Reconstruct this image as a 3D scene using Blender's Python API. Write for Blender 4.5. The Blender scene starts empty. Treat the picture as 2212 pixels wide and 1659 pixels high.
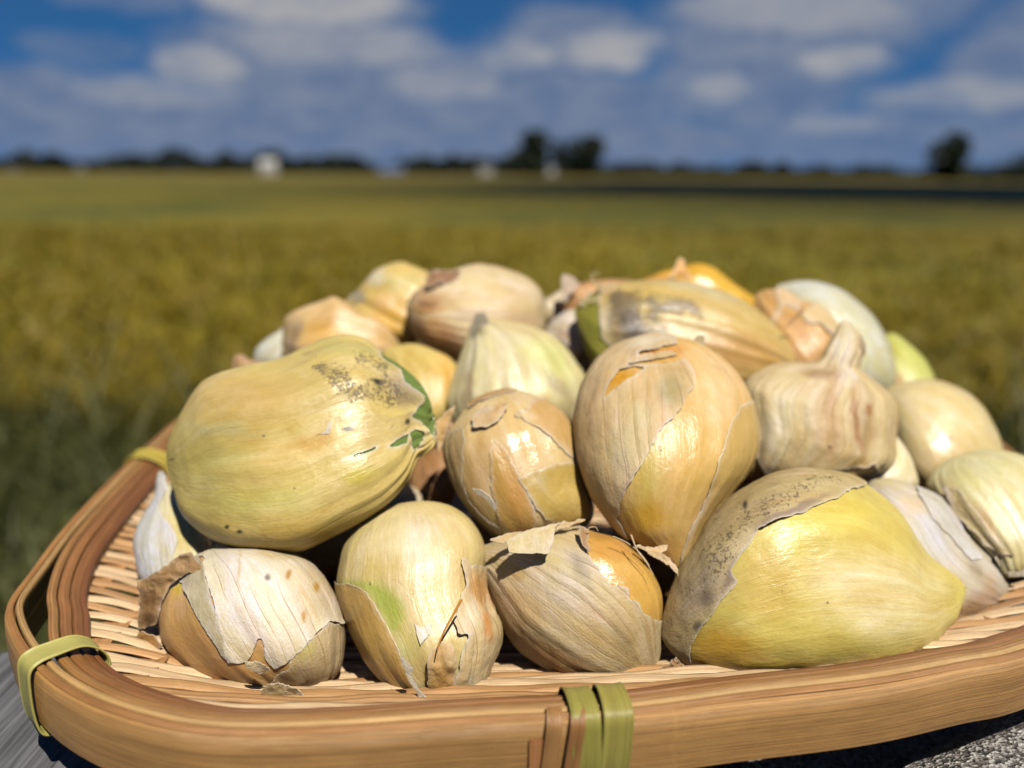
import bpy, math, random
import numpy as np
from mathutils import Matrix, Vector

random.seed(7); rng = np.random.default_rng(7)
C = bpy.context.scene.collection
K = 0.0085                       # metres per basket unit
CAM = np.array([0.0, 0.0, 0.85])
F, CX, CY = 1725.0, 1106.0, 829.5
PITCH, ROLL = math.radians(14.8), math.radians(0.5)
cp, sp = math.cos(PITCH), math.sin(PITCH)
fwd = np.array([0, cp, -sp]); up0 = np.array([0, sp, cp]); rt0 = np.array([1.0, 0, 0])
RT = rt0*math.cos(ROLL) + up0*math.sin(ROLL)
UP = up0*math.cos(ROLL) - rt0*math.sin(ROLL)

# ------------------------------------------------------------------ camera, sky, sun, exposure
cam = bpy.data.cameras.new('camera'); co = bpy.data.objects.new('camera', cam); C.objects.link(co)
co.matrix_world = Matrix(((RT[0], UP[0], -fwd[0], CAM[0]), (RT[1], UP[1], -fwd[1], CAM[1]), (RT[2], UP[2], -fwd[2], CAM[2]), (0, 0, 0, 1)))
cam.sensor_width = 36; cam.lens = 36*F/2212; cam.clip_start = 0.01; cam.clip_end = 8000
cam.dof.use_dof = True; cam.dof.focus_distance = 15.9*K; cam.dof.aperture_fstop = 8.8; cam.dof.aperture_blades = 0
sc = bpy.context.scene; sc.camera = co
sc.view_settings.view_transform = 'Standard'; sc.view_settings.look = 'None'
sc.view_settings.gamma = 1; sc.view_settings.use_curve_mapping = False
sc.view_settings.exposure = 0.98
sc.render.engine = 'CYCLES'
try:
    sc.cycles.use_denoising = True
    sc.cycles.sample_clamp_indirect = 6
except Exception: pass
SUN = np.array([0.22, -0.46, 0.86]); SUN = SUN/np.linalg.norm(SUN)
sun = bpy.data.lights.new('sun', 'SUN'); so = bpy.data.objects.new('sun', sun); C.objects.link(so)
sun.energy = 5.0; sun.angle = math.radians(0.5); sun.color = (1.0, 0.935, 0.83)
so.rotation_euler = Vector(SUN).to_track_quat('Z', 'Y').to_euler(); so.location = (3, -3, 6)

class NT:
    """small node builder"""
    def __init__(s, tree): s.t = tree; s.n = tree.nodes; s.l = tree.links
    def node(s, typ, ins=None, **kw):
        n = s.n.new(typ)
        for k, v in kw.items(): setattr(n, k, v)
        for k, v in (ins or {}).items(): s.put(n.inputs[k], v)
        return n
    def put(s, sock, v):
        if isinstance(v, bpy.types.NodeSocket): s.l.new(v, sock)
        else: sock.default_value = v
    def math(s, op, a, b=None, c=None, clamp=False):
        n = s.n.new('ShaderNodeMath'); n.operation = op; n.use_clamp = clamp
        for i, v in enumerate((a, b, c)):
            if v is not None: s.put(n.inputs[i], v)
        return n.outputs[0]
    def vmath(s, op, a, b=None, out=0):
        n = s.n.new('ShaderNodeVectorMath'); n.operation = op
        s.put(n.inputs[0], a)
        if b is not None: s.put(n.inputs[1], b)
        return n.outputs[out]
    def mix(s, fac, a, b, blend='MIX'):
        n = s.n.new('ShaderNodeMix'); n.data_type = 'RGBA'; n.blend_type = blend
        s.put(n.inputs[0], fac); s.put(n.inputs[6], a); s.put(n.inputs[7], b)
        return n.outputs[2]
    def ramp(s, v, lo, hi, a=0.0, b=1.0, smooth=True):
        n = s.n.new('ShaderNodeMapRange'); n.interpolation_type = 'SMOOTHSTEP' if smooth else 'LINEAR'
        s.put(n.inputs[0], v); n.inputs[1].default_value = lo; n.inputs[2].default_value = hi
        n.inputs[3].default_value = a; n.inputs[4].default_value = b
        return n.outputs[0]
    def noise(s, vec, scale, detail=3, rough=0.55, dist=0.0, out='Fac'):
        n = s.n.new('ShaderNodeTexNoise'); s.put(n.inputs['Vector'], vec)
        n.inputs['Scale'].default_value = scale; n.inputs['Detail'].default_value = detail
        n.inputs['Roughness'].default_value = rough; n.inputs['Distortion'].default_value = dist
        return n.outputs[out]

ALB = 0.46                        # base colours read from the picture are divided by its exposure
def c(r, g, b, k=ALB):
    f = lambda x: (x/255/12.92 if x/255 <= .04045 else ((x/255+.055)/1.055)**2.4)*k
    return (f(r), f(g), f(b))
def c4(*a, **k): return c(*a, **k) + (1.0,)
def cs(*a): return c(*a, k=.51) + (1.0,)

world = bpy.data.worlds.new('World'); sc.world = world; world.use_nodes = True
w = NT(world.node_tree); w.n.clear()
SKY_STRENGTH = 0.05
tc = w.node('ShaderNodeTexCoord').outputs['Generated']
sep = w.node('ShaderNodeSeparateXYZ', {0: tc})
zc = w.math('MAXIMUM', sep.outputs[2], 0.0)
lift = w.node('ShaderNodeCombineXYZ', {0: sep.outputs[0], 1: sep.outputs[1], 2: w.math('MULTIPLY_ADD', zc, 0.9, 0.22)})
lv = w.vmath('NORMALIZE', lift.outputs[0])
sky = w.node('ShaderNodeTexSky', sky_type='NISHITA'); sky.sun_disc = False
w.l.new(lv, sky.inputs[0]); sky.sun_elevation = math.asin(SUN[2]); sky.sun_rotation = math.atan2(SUN[0], SUN[1])
sky.altitude = 200; sky.air_density = 1.0; sky.dust_density = 0.2; sky.ozone_density = 2.5
blue = w.mix(1.0, sky.outputs[0], (0.34, 0.86, 1.26, 1), 'MULTIPLY')
blue = w.vmath('SCALE', blue); blue.node.inputs['Scale'].default_value = 0.56
# clouds laid out over the dome by azimuth and elevation (degrees)
az = w.math('MULTIPLY', w.math('ARCTAN2', sep.outputs[0], sep.outputs[1]), 57.2958)
el = w.math('MULTIPLY', w.math('ARCSINE', sep.outputs[2]), 57.2958)
ae = w.node('ShaderNodeCombineXYZ', {0: az, 1: el}).outputs[0]
ns = w.noise(w.vmath('MULTIPLY', ae, (1, 2.0, 1)), 0.30, 5, 0.6, 0, 'Color')
wv = w.vmath('ADD', ae, w.vmath('MULTIPLY', w.vmath('SUBTRACT', ns, (.5, .5, .5)), (4.6, 2.2, 0)))
def blob(px, py, rx, ry):
    x = math.degrees(math.atan((px-CX)/F)); y = math.degrees(math.atan((CY-py)/F)) - math.degrees(PITCH)
    dx = math.degrees(rx/F); dy = math.degrees(ry/F)
    d = w.vmath('LENGTH', w.vmath('MULTIPLY', w.vmath('SUBTRACT', wv, (x, y, 0)), (1/dx, 1/dy, 0)), out=1)
    return w.ramp(d, 1.12, 0.62)
def blobs(lst):
    acc = None
    for b in lst:
        o = blob(*b[:4]); o = w.math('MULTIPLY', o, b[4])
        acc = o if acc is None else w.math('MAXIMUM', acc, o)
    return acc
dens = blobs([(690, 20, 250, 75, 1), (700, 150, 320, 110, 1), (960, 200, 300, 95, .95), (1230, 90, 190, 75, 1), (1180, 225, 330, 80, .9),
              (1640, 70, 270, 130, 1), (1560, 200, 260, 80, .85), (120, 250, 420, 70, .9), (470, 290, 520, 80, .95), (1100, 310, 700, 60, .95),
              (1800, 300, 520, 60, .8), (2190, 170, 190, 130, .9), (2080, 225, 260, 45, .7), (330, 25, 120, 40, .6), (230, 140, 110, 30, .45),
              (1960, 35, 80, 45, .6), (2190, 20, 60, 80, .6), (490, 170, 130, 50, .9)])
gen = w.ramp(w.noise(w.vmath('DIVIDE', tc, w.node('ShaderNodeCombineXYZ', {0: w.math('ADD', zc, .1), 1: w.math('ADD', zc, .1), 2: 1.0}).outputs[0]), 1.1, 5, .55), .5, .66)
inframe = w.ramp(w.math('MAXIMUM', w.math('ABSOLUTE', az), w.math('MULTIPLY', el, 2.4)), 34, 44, 1, 0)
gsel = w.math('MULTIPLY', gen, w.math('SUBTRACT', 1.0, inframe))
gsel = w.math('MULTIPLY', gsel, 0.6)
dens = w.math('MAXIMUM', dens, gsel)
light = blobs([(700, 15, 230, 45, 1), (470, 155, 90, 32, .75), (1110, 118, 90, 30, .8), (1310, 105, 110, 38, .95), (1780, 145, 100, 32, .9), (1530, 190, 60, 28, .8),
               (1700, 25, 260, 50, .6), (660, 105, 130, 34, .6), (860, 105, 130, 34, .6), (960, 175, 130, 34, .5), (380, 215, 160, 34, .5), (1760, 262, 90, 22, .6), (2000, 215, 170, 28, .6)])
light = w.math('MULTIPLY', light, w.ramp(w.noise(w.vmath('MULTIPLY', ae, (1, 2, 1)), .35, 3), .25, .6, .55, 1))
ccol = w.mix(light, w.mix(w.ramp(w.noise(w.vmath('MULTIPLY', wv, (1, 2.4, 1)), .3, 4, .6), .36, .62), cs(100, 117, 148), cs(122, 133, 155)), cs(170, 170, 172))
ccol = w.vmath('SCALE', ccol); ccol.node.inputs['Scale'].default_value = 1.0/SKY_STRENGTH
skyc = w.mix(w.math('MULTIPLY', dens, .95), blue, ccol)
low = w.ramp(el, 0.0, 3.2, .6, 0)                      # grey-blue air near the horizon
hz = w.vmath('SCALE', c(101, 122, 158, k=.51)); hz.node.inputs['Scale'].default_value = 1.0/SKY_STRENGTH
skyc = w.mix(low, skyc, hz)
bg = w.node('ShaderNodeBackground', {'Color': skyc, 'Strength': SKY_STRENGTH})
w.l.new(bg.outputs[0], w.node('ShaderNodeOutputWorld').inputs[0])

# ------------------------------------------------------------------ helpers
def ray(u, v):
    u = np.asarray(u, float)[..., None]; v = np.asarray(v, float)[..., None]
    return fwd + RT*(u-CX)/F - UP*(v-CY)/F
def on_plane(u, v, z):
    r = ray(u, v); return r*(z/r[..., 2])[..., None]
def W(P): return CAM + K*np.asarray(P, float)        # basket units (relative to the eye) -> metres
def hash3(i, j, k):
    h = (i*374761393 + j*668265263 + k*2147483647) & 0xffffffff
    h = ((h ^ (h >> 13))*1274126177) & 0xffffffff
    return ((h ^ (h >> 16)) & 0xffff)/65535.0
def vnoise(p):
    p = np.asarray(p, float); i = np.floor(p).astype(np.int64); f = p-i; f = f*f*(3-2*f)
    r = 0
    for dx in (0, 1):
        for dy in (0, 1):
            for dz in (0, 1):
                wt = (f[..., 0] if dx else 1-f[..., 0])*(f[..., 1] if dy else 1-f[..., 1])*(f[..., 2] if dz else 1-f[..., 2])
                r = r + wt*hash3(i[..., 0]+dx, i[..., 1]+dy, i[..., 2]+dz)
    return r*2-1
def fbm(p, o=3):
    r = 0; a = 1; s = 0
    for k in range(o): r = r + a*vnoise(np.asarray(p)*2**k + 17.3*k); s += a; a *= .5
    return r/s
def smooth(a, b, x):
    t = np.clip((x-a)/(b-a), 0, 1); return t*t*(3-2*t)
def catmull(pts, n=24, closed=True):
    pts = np.asarray(pts, float); m = len(pts); out = []
    rngi = range(m) if closed else range(m-1)
    for i in rngi:
        if closed: p0, p1, p2, p3 = pts[i-1], pts[i], pts[(i+1) % m], pts[(i+2) % m]
        else: p0, p1, p2, p3 = pts[max(i-1, 0)], pts[i], pts[i+1], pts[min(i+2, m-1)]
        t = np.linspace(0, 1, n, endpoint=False)[:, None]
        out.append(.5*((2*p1)+(-p0+p2)*t+(2*p0-5*p1+4*p2-p3)*t**2+(-p0+3*p1-3*p2+p3)*t**3))
    out = np.concatenate(out)
    if not closed: out = np.vstack([out, pts[-1:]])
    return out
def resample(pts, n, closed=True):
    q = np.vstack([pts, pts[:1]]) if closed else pts
    d = np.r_[0, np.cumsum(np.linalg.norm(np.diff(q, axis=0), axis=1))]
    t = np.linspace(0, d[-1], n, endpoint=not closed)
    return np.stack([np.interp(t, d, q[:, k]) for k in range(q.shape[1])], 1), d[-1]
def sdist(px, poly):
    """signed distance in 2-D, positive inside"""
    poly = np.asarray(poly, float); x, y = px[..., 0], px[..., 1]
    best = np.full(x.shape, 1e18); ins = np.zeros(x.shape, bool)
    for i in range(len(poly)):
        ax, ay = poly[i-1]; bx, by = poly[i]; ex, ey = bx-ax, by-ay
        t = np.clip(((x-ax)*ex+(y-ay)*ey)/(ex*ex+ey*ey+1e-12), 0, 1)
        best = np.minimum(best, (x-ax-t*ex)**2+(y-ay-t*ey)**2)
        cr = ((ay > y) != (by > y)) & (x < (bx-ax)*(y-ay)/((by-ay) if by != ay else 1e-9)+ax)
        ins ^= cr
    d = np.sqrt(best); return np.where(ins, d, -d)

def mesh_obj(name, V, faces, mat, parent=None, origin=None, uv=None, col=None, smooth_=True):
    """V in metres (world); faces: int array (n,3|4) or list of arrays"""
    V = np.asarray(V, float)
    fl = faces if isinstance(faces, list) else [faces]
    fl = [np.asarray(f, np.int32) for f in fl if len(f)]
    org = np.zeros(3) if origin is None else np.asarray(origin, float)
    me = bpy.data.meshes.new(name); me.vertices.add(len(V)); me.vertices.foreach_set('co', (V-org).astype(np.float32).ravel())
    loops = np.concatenate([f.ravel() for f in fl]); tot = np.concatenate([np.full(len(f), f.shape[1]) for f in fl])
    me.loops.add(len(loops)); me.loops.foreach_set('vertex_index', loops)
    me.polygons.add(len(tot)); me.polygons.foreach_set('loop_start', np.r_[0, np.cumsum(tot)[:-1]].astype(np.int32))
    me.polygons.foreach_set('loop_total', tot.astype(np.int32))
    me.polygons.foreach_set('use_smooth', np.full(len(tot), smooth_))
    if uv is not None:
        l = me.uv_layers.new(name='UVMap'); l.data.foreach_set('uv', np.asarray(uv, np.float32)[loops].ravel())
    if col is not None:
        a = me.color_attributes.new('Col', 'FLOAT_COLOR', 'POINT'); cc = np.ones((len(V), 4), np.float32); col = np.asarray(col); cc[:, :3] = col[:, :3]
        a.data.foreach_set('color', cc.ravel())
        if col.shape[1] == 4:
            a2 = me.attributes.new('Soil', 'FLOAT', 'POINT'); a2.data.foreach_set('value', col[:, 3].astype(np.float32))
    me.update(calc_edges=True); me.validate()
    me.materials.append(mat)
    o = bpy.data.objects.new(name, me); C.objects.link(o)
    if parent is not None: o.parent = parent; 
    else: o.location = org
    return o
def tag(o, label=None, cat=None, group=None, kind=None):
    for k, v in (('label', label), ('category', cat), ('group', group), ('kind', kind)):
        if v: o[k] = v
    return o
def thing(name, label, cat, loc, group=None):
    o = bpy.data.objects.new(name, None); C.objects.link(o); o.location = loc; o.empty_display_size = .02
    return tag(o, label, cat, group)
def grid_faces(n, m, wrap=False):
    i = np.arange(n-1)[:, None]; j = np.arange(m if wrap else m-1)[None, :]; j2 = (j+1) % m
    a = i*m+j; b = i*m+j2; cc = (i+1)*m+j2; d = (i+1)*m+j
    return np.stack([a, b, cc, d], -1).reshape(-1, 4)
BOXF = np.array([[0, 3, 2, 1], [4, 5, 6, 7], [0, 1, 5, 4], [1, 2, 6, 5], [2, 3, 7, 6], [3, 0, 4, 7]])
def box_v(x0, x1, y0, y1, z0, z1):
    return np.array([[x0, y0, z0], [x1, y0, z0], [x1, y1, z0], [x0, y1, z0], [x0, y0, z1], [x1, y0, z1], [x1, y1, z1], [x0, y1, z1]], float)

# ------------------------------------------------------------------ materials
def mat(name):
    m = bpy.data.materials.new(name); m.use_nodes = True; t = NT(m.node_tree); t.n.clear()
    return m, t
def out(t, sh): t.l.new(sh, t.node('ShaderNodeOutputMaterial').inputs['Surface'])
def bump(t, h, strength, dist):
    return t.node('ShaderNodeBump', {'Height': h, 'Strength': strength, 'Distance': dist}).outputs[0]

def clove_mat(name, paper=False, gloss=.34, streak=.22, vein=0.0, sss=.22):
    m, t = mat(name)
    col = t.node('ShaderNodeAttribute', attribute_name='Col').outputs['Color']
    uv = t.node('ShaderNodeTexCoord').outputs['UV']; ob = t.node('ShaderNodeTexCoord').outputs['Object']
    st = t.noise(t.vmath('MULTIPLY', uv, (2.0, 34, 1)), 1.0, 4, .65, .8)
    st2 = t.noise(t.vmath('MULTIPLY', uv, (4.0, 150, 1)), 1.0, 3, .7, .6)
    mot = t.noise(ob, 170, 5, .65); fine = t.noise(ob, 1300 if not paper else 2300, 4, .65)
    ux = t.node('ShaderNodeSeparateXYZ', {0: uv}).outputs[0]
    fade = t.ramp(t.math('MULTIPLY', ux, t.math('SUBTRACT', 1.0, ux)), .06, .19, .15, 1.0)
    st = t.math('MULTIPLY_ADD', t.math('SUBTRACT', st, .5), fade, .5); st2 = t.math('MULTIPLY_ADD', t.math('SUBTRACT', st2, .5), fade, .5)
    k = t.math('MULTIPLY_ADD', t.math('SUBTRACT', st, .5), streak*1.7, 1.05 if not paper else 1.12)
    k = t.math('MULTIPLY_ADD', t.math('SUBTRACT', st2, .5), streak*1.1, k)
    k = t.math('MULTIPLY_ADD', t.math('SUBTRACT', mot, .5), .36, k)
    k = t.math('MULTIPLY_ADD', t.math('SUBTRACT', fine, .5), .22, k)
    kk = t.node('ShaderNodeCombineColor', {0: k, 1: t.math('POWER', k, 1.15), 2: t.math('POWER', k, 1.5)}).outputs[0]
    col = t.mix(1.0, col, kk, 'MULTIPLY')
    va = t.ramp(t.noise(t.vmath('MULTIPLY', uv, (2.4, 13, 1)), 1.0, 5, .68, 1.2), .42, .68)
    vb = t.ramp(t.noise(t.vmath('ADD', t.vmath('MULTIPLY', uv, (2.0, 9, 1)), (7.3, 3.1, 0)), 1.0, 5, .68, 1.2), .46, .70)
    col = t.mix(t.math('MULTIPLY', t.math('MULTIPLY', va, .6), fade), col, t.mix(1.0, col, (1.22, 1.26, 1.9, 1), 'MULTIPLY'))
    col = t.mix(t.math('MULTIPLY', t.math('MULTIPLY', vb, .6), fade), col, t.mix(1.0, col, (.86, .72, .42, 1), 'MULTIPLY'))
    crinkle = t.noise(t.vmath('MULTIPLY', uv, (7.0, 16, 1)), 1.0, 3, .5, 1.0)
    h = t.math('MULTIPLY_ADD', st, .22, t.math('MULTIPLY', fine, .22 if not paper else .5))
    h = t.math('MULTIPLY_ADD', st2, .24, h)
    h = t.math('MULTIPLY_ADD', crinkle, .5, h)
    micro = t.noise(t.vmath('MULTIPLY', uv, (22.0, 60, 1)), 1.0, 3, .6, 1.5)
    h = t.math('MULTIPLY_ADD', micro, .42, h)
    if vein > 0:
        s = t.node('ShaderNodeSeparateXYZ', {0: uv})
        wob = t.noise(t.vmath('MULTIPLY', uv, (2.2, 9, 1)), 1.0, 2, .5)
        ph = t.math('MULTIPLY_ADD', s.outputs[1], 34.0, t.math('MULTIPLY', wob, 2.2))
        tri = t.math('ABSOLUTE', t.math('SUBTRACT', t.math('FRACT', ph), .5))
        line = t.ramp(tri, .0, .05, 1, 0)
        on = t.ramp(t.noise(t.vmath('MULTIPLY', uv, (2.5, 14, 1)), 1.3, 2, .5), .38, .62)
        line = t.math('MULTIPLY', line, on)
        col = t.mix(t.math('MULTIPLY', line, vein), col, t.mix(1.0, col, (.55, .38, .2, 1), 'MULTIPLY'))
        h = t.math('MULTIPLY_ADD', line, .3*min(1, vein*1.6), h)
        h = t.math('MULTIPLY_ADD', t.math('MULTIPLY', t.ramp(tri, 0, .3), on), .25*min(1, vein*1.6), h)
    # soil: fine crumbs wherever the Soil attribute says the skin is dirty
    soil = t.node('ShaderNodeAttribute', attribute_name='Soil').outputs['Fac']
    wob_ = t.vmath('ADD', ob, t.vmath('MULTIPLY', t.vmath('SUBTRACT', t.noise(ob, 500, 3, out='Color'), (.5, .5, .5)), (.0022, .0022, .0022)))
    g1 = t.math('ADD', t.noise(wob_, 1400, 4, .8), t.math('MULTIPLY', t.math('SUBTRACT', t.noise(ob, 150, 3), .5), .45))
    thr = t.math('MULTIPLY_ADD', soil, -.31, .83)
    spk = t.math('MULTIPLY', t.math('SUBTRACT', g1, thr), 22.0, clamp=True)
    spk = t.math('MULTIPLY', spk, t.math('GREATER_THAN', soil, .01))
    vor = t.node('ShaderNodeTexVoronoi', {'Vector': wob_, 'Scale': 300.0})
    dot = t.math('MULTIPLY', t.ramp(vor.outputs['Distance'], .06, .13, 1, 0), t.ramp(t.noise(ob, 90, 2), .60, .64))
    spk = t.math('MAXIMUM', spk, t.math('MULTIPLY', dot, .8))
    col = t.mix(t.math('MULTIPLY', spk, .75), col, (.075, .052, .034, 1))
    h = t.math('MULTIPLY_ADD', spk, .5, h)
    rough = t.math('MULTIPLY_ADD', t.math('SUBTRACT', mot, .5), .30, gloss)
    nb = bump(t, h, .75 if paper else .75, .00036 if paper else .00034)
    p = t.node('ShaderNodeBsdfPrincipled', {'Base Color': col, 'Roughness': rough, 'Normal': nb})
    p.inputs['Subsurface Weight'].default_value = sss
    p.inputs['Subsurface Radius'].default_value = (1.0, .62, .26); p.inputs['Subsurface Scale'].default_value = .0022
    p.inputs['Specular IOR Level'].default_value = .38 if not paper else .25
    sh = p.outputs[0]
    if paper:
        tr = t.node('ShaderNodeBsdfTranslucent', {'Color': t.mix(1.0, col, (1.0, .82, .55, 1), 'MULTIPLY'), 'Normal': nb}).outputs[0]
        sh = t.node('ShaderNodeMixShader', {0: .16, 1: sh, 2: tr}).outputs[0]
    out(t, sh); return m
M_FLESH = clove_mat('clove_flesh', gloss=.36, streak=.17, sss=.3)
M_GLOSS = clove_mat('clove_glossy_flesh', gloss=.24, streak=.13, sss=.35)
M_HUSK = clove_mat('clove_husk', gloss=.38, streak=.22, vein=.18, sss=.25)
M_PAPER = clove_mat('clove_paper_skin', paper=True, gloss=.46, streak=.20, vein=.6, sss=.05)
M_DRY = clove_mat('clove_dry_skin', paper=True, gloss=.62, streak=.35, vein=.0, sss=.0)

def bamboo_mat(name, gloss=.42, contrast=1.0, bl=.5):
    m, t = mat(name)
    col = t.node('ShaderNodeAttribute', attribute_name='Col').outputs['Color']
    uv = t.node('ShaderNodeTexCoord').outputs['UV']; ob = t.node('ShaderNodeTexCoord').outputs['Object']
    a = t.noise(t.vmath('MULTIPLY', uv, (.035, 20, 1)), 1.0, 5, .75, 0)
    b = t.noise(t.vmath('MULTIPLY', uv, (.12, 75, 1)), 1.0, 3, .75, 0)
    d = t.noise(t.vmath('MULTIPLY', uv, (.30, 1.2, 1)), 1.0, 4, .65)
    k = t.math('MULTIPLY_ADD', t.math('SUBTRACT', a, .5), 1.9*contrast, 1.0)
    k = t.math('MULTIPLY_ADD', t.math('SUBTRACT', b, .5), 1.5*contrast, k)
    k = t.math('MULTIPLY_ADD', t.math('SUBTRACT', d, .5), .7*contrast, k)
    k = t.math('MULTIPLY_ADD', t.math('SUBTRACT', t.noise(t.vmath('MULTIPLY', uv, (1.1, 6, 1)), 1.0, 4, .7), .5), .7*contrast, k)
    k = t.math('MINIMUM', t.math('MAXIMUM', k, .2), 1.5)
    sx = t.node('ShaderNodeSeparateXYZ', {0: uv}); nodeline = t.ramp(t.math('ABSOLUTE', t.math('SUBTRACT', t.math('FRACT', t.math('MULTIPLY_ADD', sx.outputs[0], .085, t.math('MULTIPLY', t.noise(t.vmath('MULTIPLY', uv, (0, 3, 0)), 1.0, 1), .05))), .5)), .0, .005, .12, 0)
    k = t.math('ADD', k, nodeline)
    kk = t.node('ShaderNodeCombineColor', {0: k, 1: t.math('POWER', k, 1.12), 2: t.math('POWER', k, 1.3)}).outputs[0]
    col = t.mix(1.0, col, kk, 'MULTIPLY')
    dark = t.ramp(t.noise(t.vmath('MULTIPLY', uv, (.05, 30, 1)), 1.0, 3, .6), .62, .69)
    col = t.mix(t.math('MULTIPLY', dark, .6*contrast), col, (.16, .06, .018, 1))
    nb = bump(t, t.math('ADD', a, t.math('MULTIPLY', b, .8)), bl, .0004)
    p = t.node('ShaderNodeBsdfPrincipled', {'Base Color': col, 'Roughness': t.math('MULTIPLY_ADD', d, .25, gloss-.1), 'Normal': nb})
    p.inputs['Subsurface Weight'].default_value = .06; p.inputs['Subsurface Scale'].default_value = .001
    out(t, p.outputs[0]); return m
M_BAMBOO = bamboo_mat('bamboo'); M_TIE = bamboo_mat('green_bamboo_tie', gloss=.4, contrast=.6, bl=.4)

def simple(name, col, rough=.7, scale=None, var=.4, bumpd=None):
    m, t = mat(name); ob = t.node('ShaderNodeTexCoord').outputs['Object']
    cc = col + (1.0,)
    if scale:
        k = t.math('MULTIPLY_ADD', t.math('SUBTRACT', t.noise(ob, scale, 4), .5), var*2, 1.0)
        cc = t.mix(1.0, cc, t.node('ShaderNodeCombineColor', {0: k, 1: k, 2: k}).outputs[0], 'MULTIPLY')
    p = t.node('ShaderNodeBsdfPrincipled', {'Base Color': cc, 'Roughness': rough}); out(t, p.outputs[0]); return m
def attr_mat(name, rough=.6, trans=0.0, scale=None):
    m, t = mat(name); col = t.node('ShaderNodeAttribute', attribute_name='Col').outputs['Color']
    p = t.node('ShaderNodeBsdfPrincipled', {'Base Color': col, 'Roughness': rough}); sh = p.outputs[0]
    p.inputs['Specular IOR Level'].default_value = .25
    if trans:
        tr = t.node('ShaderNodeBsdfTranslucent', {'Color': col}).outputs[0]
        sh = t.node('ShaderNodeMixShader', {0: trans, 1: sh, 2: tr}).outputs[0]
    out(t, sh); return m
M_BLADE = attr_mat('plant_blades', .55, .3); M_LEAF = attr_mat('tree_leaves', .6, .15)

# ------------------------------------------------------------------ the land
PADDY = -0.50; RICE_TOP = 0.20
m, t = mat('bank_soil'); ob = t.node('ShaderNodeTexCoord').outputs['Object']
gcol = t.mix(t.ramp(t.noise(ob, 3, 5), .35, .65), c4(74, 80, 38), c4(112, 112, 62)); gcol = t.mix(t.ramp(t.noise(ob, .02, 3), .4, .6), gcol, c4(96, 86, 34))
out(t, t.node('ShaderNodeBsdfPrincipled', {'Base Color': gcol, 'Roughness': .9}).outputs[0]); M_SOIL = m
xs = np.r_[-3000, -600, -100, np.linspace(-12, 12, 61), 100, 600, 3000]; ys = np.r_[-300, -20, np.linspace(-3, 4, 71), 10, 40, 100, 300, 1000, 5000]
X, Y = np.meshgrid(xs, ys, indexing='ij'); Z = np.where(Y < 2.3, 0.0, PADDY); Z = PADDY*smooth(1.75, 2.35, Y) + .02*fbm(np.stack([X*2, Y*2, X*0], -1))*(np.abs(X) < 20)
Z = np.where(Y > 3, PADDY, Z)
tag(mesh_obj('ground', np.stack([X, Y, Z], -1).reshape(-1, 3), grid_faces(*X.shape), M_SOIL), kind='structure')

def blades(px, py, pz, h, wd, lean, cols, seg=3):
    """many bent blades in one mesh: (n) roots"""
    n = len(px); ang = rng.uniform(0, 2*np.pi, n); la = rng.uniform(0, 2*np.pi, n)
    s = np.linspace(0, 1, seg+1)
    V = np.zeros((n, seg+1, 2, 3))
    for i, q in enumerate(s):
        ox = np.cos(la)*lean*h*q**2; oy = np.sin(la)*lean*h*q**2; oz = h*(q-.25*lean*q**2.5)
        ww = wd*(1-q**2)*.5+.0004
        for j, sg in enumerate((-1, 1)):
            V[:, i, j, 0] = px+ox+sg*np.cos(ang)*ww; V[:, i, j, 1] = py+oy+sg*np.sin(ang)*ww; V[:, i, j, 2] = pz+oz
    base = (np.arange(n)*(seg+1)*2)[:, None]
    Fs = np.concatenate([base+np.array([[2*i, 2*i+1, 2*i+3, 2*i+2]]) for i in range(seg)], 0)
    return V.reshape(-1, 3), Fs, np.repeat(cols, (seg+1)*2, 0)
# rice: plants as blades and hanging ears near the bank, a rough canopy sheet farther off
n = 38000; yy = 2.22+7.5*rng.random(n)**1.7; xx = (rng.random(n)*2-1)*(yy*1.0+1.6); yy = yy+.22*fbm(np.stack([xx*1.7, xx*0, xx*0], -1), 3)
tone = np.clip(.5+.5*fbm(np.stack([xx*.9, yy*.9, xx*0], -1), 2)+rng.normal(0, .22, n), 0, 1)[:, None]
gold = np.array(c(142, 126, 22)); grn = np.array(c(94, 100, 18))
cols = grn+(gold-grn)*tone
hh = (RICE_TOP-PADDY)*rng.uniform(.78, 1.1, n)
V1, F1, c1_ = blades(xx, yy, np.full(n, PADDY), hh, rng.uniform(.010, .016, n), rng.uniform(.1, .5, n), cols, 4)
ne = 24000; ye = 2.32+8.5*rng.random(ne)**1.6; xe = (rng.random(ne)*2-1)*(ye*1.0+1.6)
V2, F2, c2_ = blades(xe, ye, np.full(ne, RICE_TOP-.12), np.full(ne, .17), np.full(ne, .022), rng.uniform(.6, 1.2, ne), np.array(c(148, 128, 28))*rng.uniform(.75, 1.15, (ne, 1)), 3)
tag(mesh_obj('rice_plants', np.vstack([V1, V2]), np.vstack([F1, F2+len(V1)]), M_BLADE, col=np.vstack([c1_, c2_])), 'ripening golden green rice plants standing along the near edge of the paddy', 'rice', kind='stuff')
gy = np.r_[np.linspace(2.55, 12, 150), np.linspace(12.1, 40, 160), np.linspace(40.5, 240, 120)]; gx = np.linspace(-1, 1, 420)
Yg, Xg = np.meshgrid(gy, gx, indexing='ij'); Xg = Xg*(Yg*1.5+12)
bumpz = .085*fbm(np.stack([Xg*3.2, Yg*3.2, Xg*0], -1), 3)+.05*fbm(np.stack([Xg*.35, Yg*.35, Xg*0+5], -1), 2)
Zg = RICE_TOP-.10+bumpz-.55*smooth(2.75, 2.55, Yg)
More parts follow.
